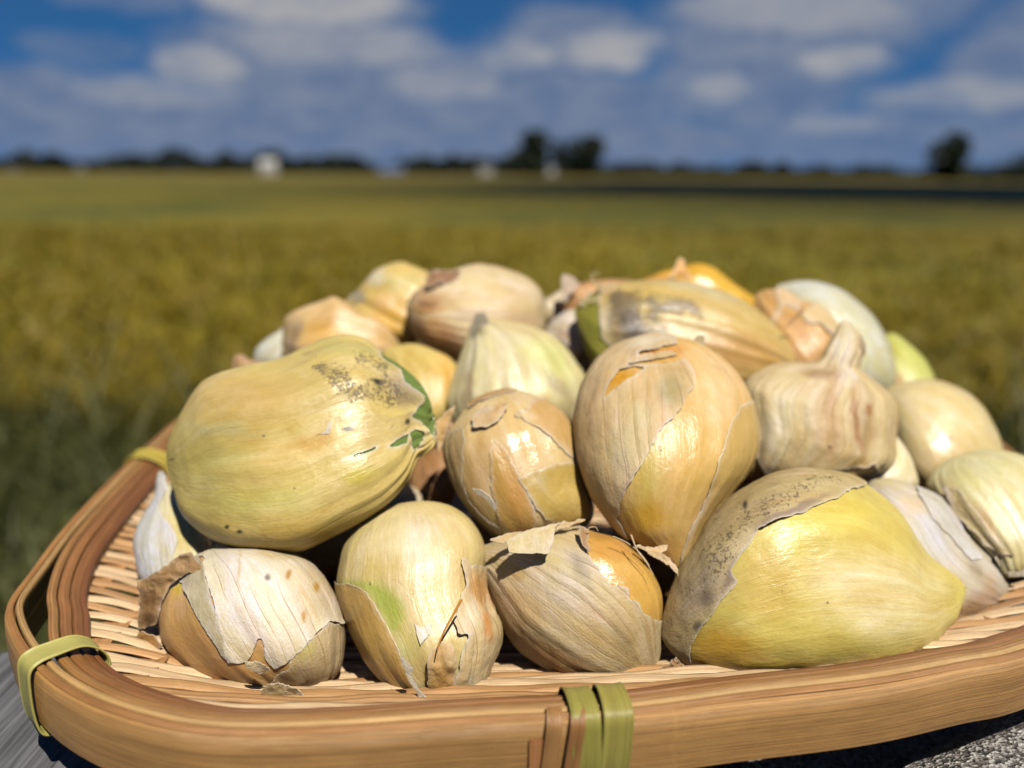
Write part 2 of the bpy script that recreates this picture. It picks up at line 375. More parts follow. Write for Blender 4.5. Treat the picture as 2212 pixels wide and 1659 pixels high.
tn = np.clip(.55+.8*fbm(np.stack([Xg*.28, Yg*.2, Xg*0+2], -1), 3)+.45*fbm(np.stack([Xg*2.2, Yg*2.2, Xg*0+2], -1), 2), 0, 1)[..., None]
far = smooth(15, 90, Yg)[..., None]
self_shade = (1-.30*smooth(5, 11, Yg))[..., None]       # sheet darkened farther off: the crop's self-shade put into its colour
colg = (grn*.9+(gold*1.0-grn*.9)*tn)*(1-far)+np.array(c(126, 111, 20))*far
tag(mesh_obj('rice_canopy', np.stack([Xg, Yg, Zg], -1).reshape(-1, 3), grid_faces(*Xg.shape), attr_mat('rice_canopy', .8), col=(colg*self_shade).reshape(-1, 3)), 'wide golden green rice field stretching to the far tree line', 'rice field', kind='stuff')
n = 42000; yy = .25+2.1*rng.random(n); xx = (rng.random(n)*2-1)*4.2
yy = np.where(rng.random(n) < .22, rng.uniform(1.75, 2.5, n), yy)
cols = np.array(c(104, 108, 58))*rng.uniform(.5, 1.3, (n, 1))+np.array(c(110, 108, 70))*(rng.random((n, 1)) < .2)*.5
zb = PADDY*smooth(1.75, 2.35, yy)
V1, F1, c1_ = blades(xx, yy, zb, rng.uniform(.08, .30, n)*(1+1.3*(yy > 1.9)), rng.uniform(.005, .011, n), rng.uniform(.2, .9, n), cols, 3)
ok = ~((yy < .55) & (np.abs(xx) < .5)); kk_ = np.repeat(ok, 3)
Fm = F1.reshape(3, n, 4)[:, ok].reshape(-1, 4)
tag(mesh_obj('bank_grass', V1, Fm, M_BLADE, col=c1_), 'dark green wild grass growing on the bank before the paddy', 'grass', kind='stuff')

# ------------------------------------------------------------------ far trees and buildings
def far_x(px, Yd): return (px-CX)/F*Yd*cp
def leafy(cx, cy, z0, z1, rx, n, size, seed, lobes=14):
    r = np.random.default_rng(seed); h = z1-z0
    lc = np.stack([r.normal(0, .34, lobes)*rx, r.normal(0, .34, lobes)*rx, z0+h*r.uniform(.22, .86, lobes)], 1); lr = rx*r.uniform(.4, .68, lobes)
    k = r.integers(0, lobes, n); d = r.normal(size=(n, 3)); d /= np.linalg.norm(d, axis=1)[:, None]
    P = lc[k]+d*(lr[k]*r.uniform(.55, 1.05, n)**.5)[:, None]*np.array([1, 1, h/(rx*2.2)])
    P[:, 2] = np.clip(P[:, 2], z0+.02*h, z1); P[:, 0] += cx; P[:, 1] += cy
    return quads(P, size, r, d)
def quads(P, size, r, d=None):
    n = len(P); a = r.normal(size=(n, 3)); a /= np.linalg.norm(a, axis=1)[:, None]; b = np.cross(a, r.normal(size=(n, 3))); b /= np.linalg.norm(b, axis=1)[:, None]
    s = (size*r.uniform(.6, 1.3, n))[:, None]
    V = np.stack([P-a*s-b*s*.6, P+a*s*.7-b*s, P+a*s+b*s*.6, P-a*s*.6+b*s], 1).reshape(-1, 3)
    return V, np.arange(n*4).reshape(-1, 4)
M_BARK = simple('bark', c(60, 50, 40), .9, 3)
def trunk(h, r0, lean, seed):
    r = np.random.default_rng(seed); zs = np.linspace(0, 1, 8); th = np.linspace(0, 2*np.pi, 9)[:-1]
    Vs, Fs, off = [], [], 0
    def limb(p0, p1, ra, rb):
        nonlocal off
        q = p0+(p1-p0)*zs[:, None]; rad = ra+(rb-ra)*zs
        V = q[:, None, :]+np.stack([np.cos(th), np.sin(th), th*0], -1)[None]*rad[:, None, None]
        Vs.append(V.reshape(-1, 3)); Fs.append(grid_faces(8, 8, True)+off); off += 64
    limb(np.array([0, 0, 0.]), np.array([lean, 0, h*.8]), r0, r0*.3)
    for i in range(5):
        z = h*r.uniform(.3, .6); a = r.uniform(0, 6.28); limb(np.array([lean*z/h, 0, z]), np.array([math.cos(a)*h*.22, math.sin(a)*h*.22, z+h*.25]), r0*.4, r0*.1)
    return np.vstack(Vs), np.vstack(Fs)
def tree(px, Yd, top_px, wid_px, label, seed, base=.12, n=1500):
    x = far_x(px, Yd); h = (373-top_px)/F*Yd+CAM[2]-PADDY; rx = wid_px/F*Yd*.5
    loc = np.array([x, Yd, PADDY]); o = thing('broadleaf_tree', label, 'tree', loc, 'trees standing along the far edge of the field')
    V, Fq = trunk(h, h*.035, h*.03, seed); mesh_obj('trunk', V+loc, Fq, M_BARK, o, loc)
    V, Fq = leafy(x, Yd, PADDY+h*base, PADDY+h, rx, n, h*.05, seed)
    r = np.random.default_rng(seed+1); cl = np.repeat(np.array(c(40, 54, 34))*r.uniform(.5, 1.3, (n, 1)), 4, 0)
    mesh_obj('crown', V, Fq, M_LEAF, o, loc, col=cl, smooth_=False)
tree(1142, 205, 288, 74, 'tall dark rounded tree, left of the pair in the middle of the horizon', 11, .05)
tree(1258, 205, 298, 78, 'broad dark tree, right of the pair in the middle of the horizon', 12, .05)
tree(1198, 230, 305, 26, 'thin pale see-through tree between the pair of dark trees', 18, .3, 260)
tree(2046, 150, 286, 66, 'lone tall dark tree with a narrow foot near the right end of the horizon', 13, .06)
tree(2128, 140, 352, 62, 'low dark bush right of the lone tall tree', 14, .0, 700)
tree(2205, 140, 326, 70, 'dark tree cut by the right edge of the picture', 15, .03)
tree(2085, 150, 360, 44, 'small low bush at the foot of the lone tall tree', 16, .0, 500)
tree(2165, 138, 344, 50, 'rounded dark bush just left of the tree at the right edge', 17, .0, 600)
# the wood line itself: one mass
prof = [(-60, 338), (60, 336), (130, 340), (160, 352), (200, 340), (330, 340), (360, 326), (440, 332), (520, 330), (560, 322), (610, 336), (640, 345), (690, 330), (740, 333), (800, 348), (850, 353), (880, 336), (960, 330), (1000, 326), (1090, 330), (1180, 345), (1290, 350), (1340, 352), (1390, 353), (1420, 346), (1480, 342), (1530, 349), (1560, 353), (1590, 349), (1650, 347), (1760, 351), (1900, 353), (2010, 353), (2240, 353), (2400, 350)]
pxs, tops = zip(*prof); n = 26000; u = rng.uniform(-600, 2800, n); Yd = rng.uniform(262, 292, n)
tp = np.interp(u, pxs, tops); hz_ = ((373-tp)/F*Yd+1.35)*(.80+.25*vnoise(np.stack([u*.035, u*0, u*0], -1)))
P = np.stack([far_x(u, Yd), Yd, PADDY+hz_*rng.random(n)**.8], 1); V, Fq = quads(P, np.full(n, .75), rng)
cl = np.repeat(np.array(c(34, 46, 32))*rng.uniform(.5, 1.2, (n, 1)), 4, 0)
tag(mesh_obj('tree_line', V, Fq, M_LEAF, col=cl, smooth_=False), 'long low dark wood along the horizon behind the field', 'wood', kind='stuff')

M_WHITE = simple('white_wall', c(226, 222, 214), .7, .8, .08); M_ROOF = simple('dark_roof', c(78, 82, 92), .6, 2, .2); M_GLASS = simple('window_glass', c(36, 42, 50), .15); M_BLUEROOF = simple('blue_roof', c(84, 104, 140), .5)
def house(px, Yd, wpx, hpx, label, roofm=M_ROOF, wall=M_WHITE, rf=.32):
    wd = wpx/F*Yd; ht = hpx/F*Yd; x = far_x(px, Yd); loc = np.array([x, Yd, PADDY]); o = thing('farm_building', label, 'building', loc, 'buildings along the far edge of the field')
    dp = wd*.7; wh = ht*(1-rf); a = wd/2
    V = np.array([[-a, 0, 0], [a, 0, 0], [a, dp, 0], [-a, dp, 0], [-a, 0, wh], [a, 0, wh], [a, dp, wh], [-a, dp, wh], [-a, dp/2, ht*.97], [a, dp/2, ht*.97]])
    mesh_obj('wall', V+loc, [np.array([[0, 1, 5, 4], [3, 7, 6, 2]]), np.array([[0, 4, 8, 7, 3]]), np.array([[1, 2, 6, 9, 5]])], wall, o, loc, smooth_=False)
    e = wd*.05; tk = ht*.05
    V = np.array([[-a-e, -e, wh-.02], [a+e, -e, wh-.02], [a+e, dp/2, ht], [-a-e, dp/2, ht], [-a-e, dp+e, wh-.02], [a+e, dp+e, wh-.02]]); V2 = V+[0, 0, tk]; V = np.vstack([V, V2])
    mesh_obj('roof', V+loc, np.array([[0, 3, 2, 1], [3, 4, 5, 2], [6, 7, 8, 9], [9, 8, 11, 10], [0, 1, 7, 6], [4, 10, 11, 5], [0, 6, 9, 3], [3, 9, 10, 4], [1, 2, 8, 7], [2, 5, 11, 8]]), roofm, o, loc, smooth_=False)
    for i in (-1, 0, 1):
        if i == 0: bx = box_v(-wd*.07, wd*.07, -.06, .03, 0, wh*.62); nm = 'door'
        else: bx = box_v(i*a*.58-wd*.1, i*a*.58+wd*.1, -.06, .03, wh*.4, wh*.72); nm = 'window'
        mesh_obj(nm, bx+loc, BOXF, M_GLASS, o, loc, smooth_=False)
house(574, 190, 32, 34, 'white gabled farm building standing out against the dark wood at left', simple('pale_roof', c(190, 192, 190), .6, 2, .1))
house(1046, 240, 28, 24, 'white building left of the pair of tall trees')
house(1187, 240, 14, 22, 'small white building between the two tall trees')
house(840, 250, 46, 20, 'low building with a blue roof in the gap of the wood', M_BLUEROOF, simple('grey_wall', c(150, 150, 150)), .55)
house(168, 245, 16, 18, 'tiny pale shed near the left end of the horizon', M_ROOF, simple('dull_wall', c(150, 156, 150)))
house(20, 245, 16, 14, 'tiny pale shed at the left edge of the picture', M_ROOF, bpy.data.materials['dull_wall'])

# a cumulus cloud overhead: its shadow lies on the far part of the field
def cloud(sx, sy, rx, ry, alt, seed):
    cx, cy = sx+SUN[0]/SUN[2]*alt, sy+SUN[1]/SUN[2]*alt
    a = np.linspace(0, 2*np.pi, 97)[:-1]; q = np.linspace(0.02, 1, 26)
    A, Q = np.meshgrid(a, q, indexing='xy')
    rad = 1+.28*fbm(np.stack([np.cos(A)*1.6, np.sin(A)*1.6, A*0+seed], -1), 3)
    x = np.cos(A)*rad*np.sin(Q*np.pi); y = np.sin(A)*rad*np.sin(Q*np.pi); z = -np.cos(Q*np.pi); z = np.where(z < 0, z*.25, z*.8)
    P = np.stack([x*rx, y*ry, z*min(rx, ry)*.5], -1); P = P*(1+.16*fbm(P*.05+seed, 3)[..., None])
    return P.reshape(-1, 3)+[cx, cy, alt], grid_faces(26, 96, True)
V, Fq = cloud(34, 52, 46, 46, 2600, 3)
tag(mesh_obj('cloud', V, Fq, simple('cloud_white', (.8, .8, .8), .9)), 'white cumulus cloud high over the field', 'cloud', kind='stuff')

# ------------------------------------------------------------------ stone block and plank bench under the basket
TABLE = -11.32
m, t = mat('granite'); ob = t.node('ShaderNodeTexCoord').outputs['Object']
v1 = t.node('ShaderNodeTexVoronoi', {'Vector': t.vmath('ADD', ob, t.vmath('SCALE', t.noise(ob, 900, 2, out='Color'))), 'Scale': 1500.0}); v1.inputs['Randomness'].default_value = 1.0
for nd in t.n:
    if nd.type == 'VECT_MATH' and nd.operation == 'SCALE': nd.inputs['Scale'].default_value = .0008
g = t.node('ShaderNodeSeparateColor', {0: v1.outputs['Color']}).outputs[0]
gc = t.node('ShaderNodeValToRGB', {0: g}); cr = gc.color_ramp
for p_, cl in zip((0, .22, .4, .62, .85), ((22, 20, 18), (70, 62, 54), (120, 112, 102), (170, 166, 160), (205, 202, 196))):
    e = cr.elements[0] if p_ == 0 else cr.elements.new(p_); e.position = p_; e.color = c4(*cl)
cr.elements[-1].color = c4(215, 212, 206)
gcol = t.mix(t.ramp(t.noise(ob, 60, 4), .35, .7, 0, .5), gc.outputs[0], c4(92, 84, 74))
nb = bump(t, t.math('ADD', t.noise(ob, 500, 4), v1.outputs['Distance']), .9, .0009)
out(t, t.node('ShaderNodeBsdfPrincipled', {'Base Color': gcol, 'Roughness': .75, 'Normal': nb}).outputs[0]); M_STONE = m
def rough_block(x0, x1, y0, y1, zt, zb, name, material, label, cat, rnd=1.0, rot=0.0, piv=(0, 0)):
    nx, ny = 60, 70; xs = np.linspace(x0, x1, nx); ys = np.linspace(y0, y1, ny); X, Y = np.meshgrid(xs, ys, indexing='ij')
    e = np.minimum(np.minimum(X-x0, x1-X), np.minimum(Y-y0, y1-Y))
    Z = zt-rnd*.5*(1-np.clip(e/rnd, 0, 1))**2+.05*fbm(np.stack([X*.8, Y*.8, X*0], -1), 3)-.05
    top = np.stack([X, Y, Z], -1).reshape(-1, 3)
    ring = np.r_[np.arange(0, ny), np.arange(1, nx)*ny+ny-1, (nx-1)*ny+np.arange(ny-2, -1, -1), np.arange(nx-2, 0, -1)*ny]
    lay = [top[ring]]
    for q in (.05, .3, .6, 1.0):
        r = top[ring].copy(); r[:, 2] = r[:, 2]+(zb-r[:, 2])*q; r[:, :2] += .25*np.stack([vnoise(r*.3), vnoise(r*.3+9)], -1); lay.append(r)
    V = np.vstack([top]+lay[1:]); Fs = [grid_faces(nx, ny)]; prev = ring; off = len(top)
    for k in range(1, 5):
        cur = off+np.arange(len(ring)); off += len(ring)
        Fs.append(np.stack([prev, np.roll(prev, -1), np.roll(cur, -1), cur], -1)); prev = cur
    ca, sa = math.cos(rot), math.sin(rot); V = np.stack([piv[0]+V[:, 0]*ca-V[:, 1]*sa, piv[1]+V[:, 0]*sa+V[:, 1]*ca, V[:, 2]], 1)
    org = W([V[:, 0].mean(), V[:, 1].mean(), zb])
    return tag(mesh_obj(name, W(V), np.vstack(Fs), material, origin=org), label, cat)
GROUND = -CAM[2]/K
rough_block(4.2, 22, 8, 33, TABLE-2.2, GROUND-1, 'granite_block', M_STONE, 'lower granite block in the black shade under the right half of the basket', 'stone block', .8)
rough_block(0, 13.5, -13, 0, TABLE, TABLE-2.1, 'granite_slab', M_STONE, 'speckled grey granite slab in the sun at the lower right corner', 'stone slab', 1.2, math.radians(31.3), (4.6, 11.9))
m, t = mat('weathered_wood'); uv = t.node('ShaderNodeTexCoord').outputs['UV']
a = t.noise(t.vmath('MULTIPLY', uv, (.25, 5, 1)), 1.0, 5, .65, .3); b = t.noise(t.vmath('MULTIPLY', uv, (.3, 16, 1)), 1.0, 4, .65)
wc = t.mix(t.ramp(a, .3, .7), c4(56, 56, 58), c4(118, 118, 122)); wc = t.mix(t.ramp(b, .58, .72), wc, c4(34, 32, 30))
out(t, t.node('ShaderNodeBsdfPrincipled', {'Base Color': wc, 'Roughness': .8, 'Normal': bump(t, t.math('ADD', a, b), .6, .0008)}).outputs[0]); M_WOOD = m
borg = W([-18, 0, GROUND]); bench = thing('plank_bench', 'weathered grey plank bench under the left corner of the basket', 'bench', borg)
def plank(name, x0, x1, y0, y1, z0, z1, parent, org, along='y'):
    V = box_v(x0, x1, y0, y1, z0, z1); Fl = []; Vl = []; uvl = []
    for i, f in enumerate(BOXF):
        q = V[f]; Vl.append(q); Fl.append(np.arange(4)+4*i)
        L = q[:, 1] if along == 'y' else (q[:, 2] if along == 'z' else q[:, 0]); A = q[:, 0]+q[:, 2]*.7 if along == 'y' else q[:, 0]+q[:, 1]
        if along == 'x': A = q[:, 1]+q[:, 2]*.7
        uvl.append(np.stack([L, A+x0*3.3], -1))
    o = mesh_obj(name, W(np.vstack(Vl)), np.array(Fl), M_WOOD, parent, org, uv=np.vstack(uvl), smooth_=False)
    me = o.data; md = o.modifiers.new('weld', 'WELD'); bv = o.modifiers.new('edge', 'BEVEL'); bv.width = .2*K; bv.segments = 2
    return o
for i in range(5): plank('plank', -46+i*10.0+.15, -36+i*10.0-.15, -14, [17.5, 17.2, 17.4, 17.3, 41.3][i], TABLE-2.4, TABLE-.03*i, bench, borg)
for yb in (-11.0, 11.0):
    plank('crossbar', -45, 3, yb, yb+5, TABLE-6.5, TABLE-2.44, bench, borg, 'x')
    for xb in (-44, -3): plank('leg', xb, xb+5, yb+.2, yb+4.8, GROUND+.2, TABLE-6.53, bench, borg, 'z')

# ------------------------------------------------------------------ the basket
RIM = -9.0
rim_px = [(397, 897), (293, 984), (228, 1046), (130, 1150), (65, 1235), (14, 1302), (9, 1335), (24, 1380), (54, 1427), (107, 1481), (188, 1527), (269, 1556), (349, 1577), (430, 1590), (560, 1594), (760, 1586), (1026, 1566), (1348, 1549), (1620, 1514), (1904, 1481), (2105, 1443), (2212, 1423)]
P0 = on_plane([p[0] for p in rim_px], [p[1] for p in rim_px], RIM)[:, :2]
P0 = np.vstack([P0, [(12.6, 15.0), (14.2, 17.8), (15.6, 21), (16.9, 25), (17.4, 29), (16.4, 33.5), (12.5, 36.8), (5, 38), (-3, 37.5), (-9, 35.8), (-11.9, 32.8)]])
NR = 480
OUT, PERIM = resample(catmull(P0, 12), NR)
for _ in range(3): OUT = (np.roll(OUT, 1, 0)+2*OUT+np.roll(OUT, -1, 0))/4
TAN = np.roll(OUT, -1, 0)-np.roll(OUT, 1, 0); TAN /= np.linalg.norm(TAN, axis=1)[:, None]
NIN = np.stack([-TAN[:, 1], TAN[:, 0]], 1)
cen = OUT.mean(0)
if ((cen-OUT)*NIN).sum(1).mean() < 0: NIN = -NIN
for _ in range(12):
    NIN = (np.roll(NIN, 1, 0)+2*NIN+np.roll(NIN, -1, 0))/4; NIN /= np.linalg.norm(NIN, axis=1)[:, None]
ARC = np.arange(NR)/NR*PERIM
def near_arc(px, py):
    p = on_plane(px, py, RIM)[:2]; return int(np.argmin(((OUT-p)**2).sum(1)))
i_corner = near_arc(12, 1330)
dcor = np.abs((np.arange(NR)-i_corner+NR//2) % NR-NR//2)/NR*PERIM
GAP = .40*np.exp(-(dcor/1.7)**2)
borg = W([cen[0], cen[1], TABLE])
basket = thing('bamboo_basket', 'shallow rounded woven bamboo basket holding the heap of garlic cloves', 'basket', borg)
def sweep(name, prof, mat_, col, gap=0.0, parent=basket, wob=.012, seed=0, i0=0, i1=NR, uvo=0.0, tilt=None):
    """closed sweep of a cross-section [(inward, z)] round the rim"""
    prof = np.asarray(prof, float); n = len(prof); idx = np.arange(NR)
    pr = prof[None]+np.zeros((NR, 1, 1))
    wv = np.stack([vnoise(np.stack([ARC*.22, ARC*0+seed, ARC*0+k], -1)) for k in (0, 5)], -1)*wob
    inw = pr[..., 0]+wv[:, :1]+(gap*GAP)[:, None]; z = RIM+pr[..., 1]+wv[:, 1:]
    xy = OUT[:, None, :]+NIN[:, None, :]*inw[..., None]
    V = np.concatenate([xy, z[..., None]], -1)
    V = np.concatenate([V, V[:1]], 0); L = np.r_[ARC, PERIM]
    per = np.r_[0, np.cumsum(np.linalg.norm(np.diff(prof, axis=0), axis=1))]
    V = np.concatenate([V, V[:, :1]], 1); per = np.r_[per, per[-1]+np.linalg.norm(prof[-1]-prof[0])]
    uv = np.stack([np.repeat(L[:, None], n+1, 1)+uvo, np.repeat(per[None], NR+1, 0)+uvo*1.7], -1)
    cc = np.asarray(col)[None]*(1+.10*vnoise(np.stack([V[..., 0]*.25, V[..., 1]*.25, V[..., 2]*0+seed], -1)).reshape(-1, 1))
    return mesh_obj(name, W(V.reshape(-1, 3)), grid_faces(NR+1, n+1), mat_, parent, borg, uv=uv.reshape(-1, 2), col=cc)
def rr(x0, x1, z0, z1, r=.05, n=3):
    P = []
    for cx_, cz_, a0 in ((x1-r, z1-r, 0), (x0+r, z1-r, 90), (x0+r, z0+r, 180), (x1-r, z0+r, 270)):
        for k in range(n): a = math.radians(a0+90*k/(n-1)); P.append((cx_+r*math.cos(a), cz_+r*math.sin(a)))
    return P
def slant(x0, z0, x1, z1, th, r=.05):
    L = math.hypot(x1-x0, z1-z0); ax, az_ = (x1-x0)/L, (z1-z0)/L; P = []
    for (p, q) in rr(0, L, -th, 0, r): P.append((x0+ax*p-az_*q*(-1 if False else 1)*1.0*(-1)*(-1), z0+az_*p+ax*q))
    return P
TANC = c(182, 136, 76); BRN = c(166, 120, 66); RED = c(172, 122, 66); PALE = c(194, 154, 96)
sweep('outer_hoop', [(.0, -1.22), (-.03, -.9), (-.03, -.35), (0, -.06), (.05, -.01), (.14, -.01), (.19, -.05), (.19, -1.25), (.1, -1.27)], M_BAMBOO, TANC, wob=.03)
sweep('rim_cane', rr(.035, .175, -.03, .07, .05), M_BAMBOO, RED, seed=2, uvo=7)
sweep('rim_cane', rr(.21, .345, -.12, .075, .05), M_BAMBOO, PALE, seed=3, uvo=17)
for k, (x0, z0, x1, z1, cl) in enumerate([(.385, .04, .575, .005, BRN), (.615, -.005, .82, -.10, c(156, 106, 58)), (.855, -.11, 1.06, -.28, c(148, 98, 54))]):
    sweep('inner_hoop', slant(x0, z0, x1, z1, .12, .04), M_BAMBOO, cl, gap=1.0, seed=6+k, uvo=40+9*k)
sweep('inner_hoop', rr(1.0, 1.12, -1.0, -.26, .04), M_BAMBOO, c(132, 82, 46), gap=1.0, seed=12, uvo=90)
# bowl of the floor
INN = OUT+NIN*(1.04+GAP)[:, None]
def floor_z(x, y):
    d = sdist(np.stack([x, y], -1), INN[::3])
    return RIM-.50-1.54*smooth(-.3, 4.6, d), d
PITCHY = 1.25
def strip(pts, wd, th, col, name, uvo):
    """flat ribbon along pts (n,3) with width across in xy"""
    tg = np.gradient(pts, axis=0); tg[:, 2] *= 1; sd = np.stack([-tg[:, 1], tg[:, 0], tg[:, 0]*0], -1); sd /= np.linalg.norm(sd, axis=1)[:, None]
    n = len(pts); h = wd/2; prof = [(-h, -th), (-h*.97, 0), (-h*.5, th*.25), (h*.5, th*.25), (h*.97, 0), (h, -th)]
    V = np.stack([pts+sd*p[0]+np.array([0, 0, p[1]]) for p in prof], 1); m_ = len(prof)
    L = np.r_[0, np.cumsum(np.linalg.norm(np.diff(pts, axis=0), axis=1))]
    uv = np.stack([np.repeat(L[:, None], m_, 1)+uvo, np.repeat(np.array([p[0] for p in prof])[None], n, 0)+uvo*.37], -1)
    Fs = grid_faces(n, m_, True)
    return mesh_obj(name, W(V.reshape(-1, 3)), Fs, M_BAMBOO, basket, borg, uv=uv.reshape(-1, 2), col=np.repeat(np.asarray(col)[None], n*m_, 0))
r = np.random.default_rng(5); k = 0
yv = OUT[:, 1].min()+.9
while yv < OUT[:, 1].max()-.9:
    x = np.arange(-13.5, 18.5, .2); z, d = floor_z(x, np.full_like(x, yv)); ok = d > -.12
    if ok.sum() > 8:
        xx = x[ok]; wob = .05*vnoise(np.stack([xx*.5, xx*0+yv*3, xx*0], -1))
        zz = z[ok]+.028*np.cos(np.pi*xx/PITCHY+np.pi*k)
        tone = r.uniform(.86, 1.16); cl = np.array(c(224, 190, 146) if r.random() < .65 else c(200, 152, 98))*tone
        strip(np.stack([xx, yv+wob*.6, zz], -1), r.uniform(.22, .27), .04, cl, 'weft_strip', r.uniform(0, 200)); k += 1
    yv += .37
xv = -13.0; 
while xv < 18:
    q = round(xv/PITCHY)*PITCHY
    y = np.arange(10, 39, .155); z, d = floor_z(np.full_like(y, q), y); ok = d > -.12
    if ok.sum() > 10:
        yy = y[ok]; zz = z[ok]-.085
        ph = (yy-(OUT[:, 1].min()+.9))/.37
        zz = zz-.03*np.cos(np.pi*ph)*math.cos(math.pi*q/PITCHY)
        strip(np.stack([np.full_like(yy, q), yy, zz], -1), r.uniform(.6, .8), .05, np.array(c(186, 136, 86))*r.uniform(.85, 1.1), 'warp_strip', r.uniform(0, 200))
    xv += PITCHY
for xq in (-4.5, 1.5, 7.5):       # runners the basket stands on
    y = np.linspace(14.5, 34, 40); z, d = floor_z(np.full_like(y, xq), y)
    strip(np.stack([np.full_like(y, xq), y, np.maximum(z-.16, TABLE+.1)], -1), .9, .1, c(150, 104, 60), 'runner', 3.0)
# bindings over the rim
def tie(i, width, prof, col, name='binding_strip', skew=0.0, label=None, mat_=M_TIE, seed=0):
    prof = catmull(np.asarray(prof, float), 8, False); n = len(prof); th = .035
    tq = np.roll(np.arange(NR), 0); ds = np.linspace(-.5, .5, 7)*width
    V = []; U = []
    L = np.r_[0, np.cumsum(np.linalg.norm(np.diff(prof, axis=0), axis=1))]
    nrm = np.gradient(prof, axis=0); nrm = np.stack([nrm[:, 1], -nrm[:, 0]], 1); nrm /= np.linalg.norm(nrm, axis=1)[:, None]
    for side in (0, 1):
        for j, s in enumerate(ds):
            pos = i+(s+skew*(L-L.mean()))/PERIM*NR
            b = np.floor(pos).astype(int); f_ = (pos-b)[:, None]
            o = OUT[b % NR]*(1-f_)+OUT[(b+1) % NR]*f_; nn = NIN[b % NR]*(1-f_)+NIN[(b+1) % NR]*f_
            crown = .03*(1-(2*s/width)**2)
            pr = prof-nrm*(side*th)*1.0+nrm*crown*(-1 if False else 1)*.6
            V.append(np.concatenate([o+nn*pr[:, :1], (RIM+pr[:, 1:])], 1)); U.append(np.stack([L+seed*11, np.full(n, s*1.0+seed)], 1))
    m_ = 7; V = np.array(V); U = np.array(U)
    Fa = grid_faces(m_, n); Fb = grid_faces(m_, n)[:, ::-1]+m_*n
    e = []
    for a_, b_ in ((0, m_), (m_-1, 2*m_-1)):
        q = np.arange(n-1); f4 = np.stack([a_*n+q, a_*n+q+1, b_*n+q+1, b_*n+q], -1); e.append(f4)
    o = mesh_obj(name, W(V.reshape(-1, 3)), np.vstack([Fa, Fb]+e), mat_, basket, borg, uv=U.reshape(-1, 2), col=np.repeat(np.asarray(col)[None], 14*n, 0))
    return tag(o, label)
GT = c(186, 178, 96); g_ = .62
over = [(.25, -1.45), (-.02, -1.32), (-.11, -.9), (-.11, -.3), (-.06, .02), (.12, .13), (.4, .14), (.7, .08), (.95, -.06), (1.10, -.24), (1.17, -.45), (1.12, -.62), (.95, -.7)]
def shift(p, g): return [(a_+(g if a_ > .6 else 0), b_+(.03 if a_ > .6 else 0)) for a_, b_ in p]
i_t1 = near_arc(66, 1440)
tie(i_t1, .60, shift(over, .12), GT, label='yellow green binding strip at the front left corner')
i_t2 = near_arc(285, 990)
tie(i_t2, .80, over, np.array(c(190, 168, 60)), label='yellow green binding strip on the left rim', seed=1)
i_t3 = near_arc(1268, 1552); i_t4 = near_arc(1330, 1549)
tie(i_t3, .50, over, np.array(c(152, 144, 66)), label='left one of the paired yellow green binding strips at the front', seed=2, skew=-.03)
tie(i_t4, .52, [(a_, b_+.02) for a_, b_ in over], np.array(c(160, 150, 72)), label='right one of the paired yellow green binding strips at the front', seed=4, skew=.05)
stub = [(.2, -1.4), (-.02, -1.32), (-.13, -1.0), (-.13, -.5), (-.12, -.1), (-.06, .04), (.06, .11), (.2, .12)]
tie(near_arc(1188, 1557), .26, stub, c(166, 122, 70), 'brown_tie', skew=.10, mat_=M_BAMBOO, seed=5)
tie(near_arc(1226, 1555), .26, stub, c(158, 112, 62), 'brown_tie', skew=.12, mat_=M_BAMBOO, seed=6)
tie(near_arc(1160, 1558), .34, [(.1, -1.4), (-.05, -1.3), (-.07, -1.0), (-.07, -.5), (-.06, -.3)], c(176, 120, 72), 'hoop_end', mat_=M_BAMBOO, seed=7)

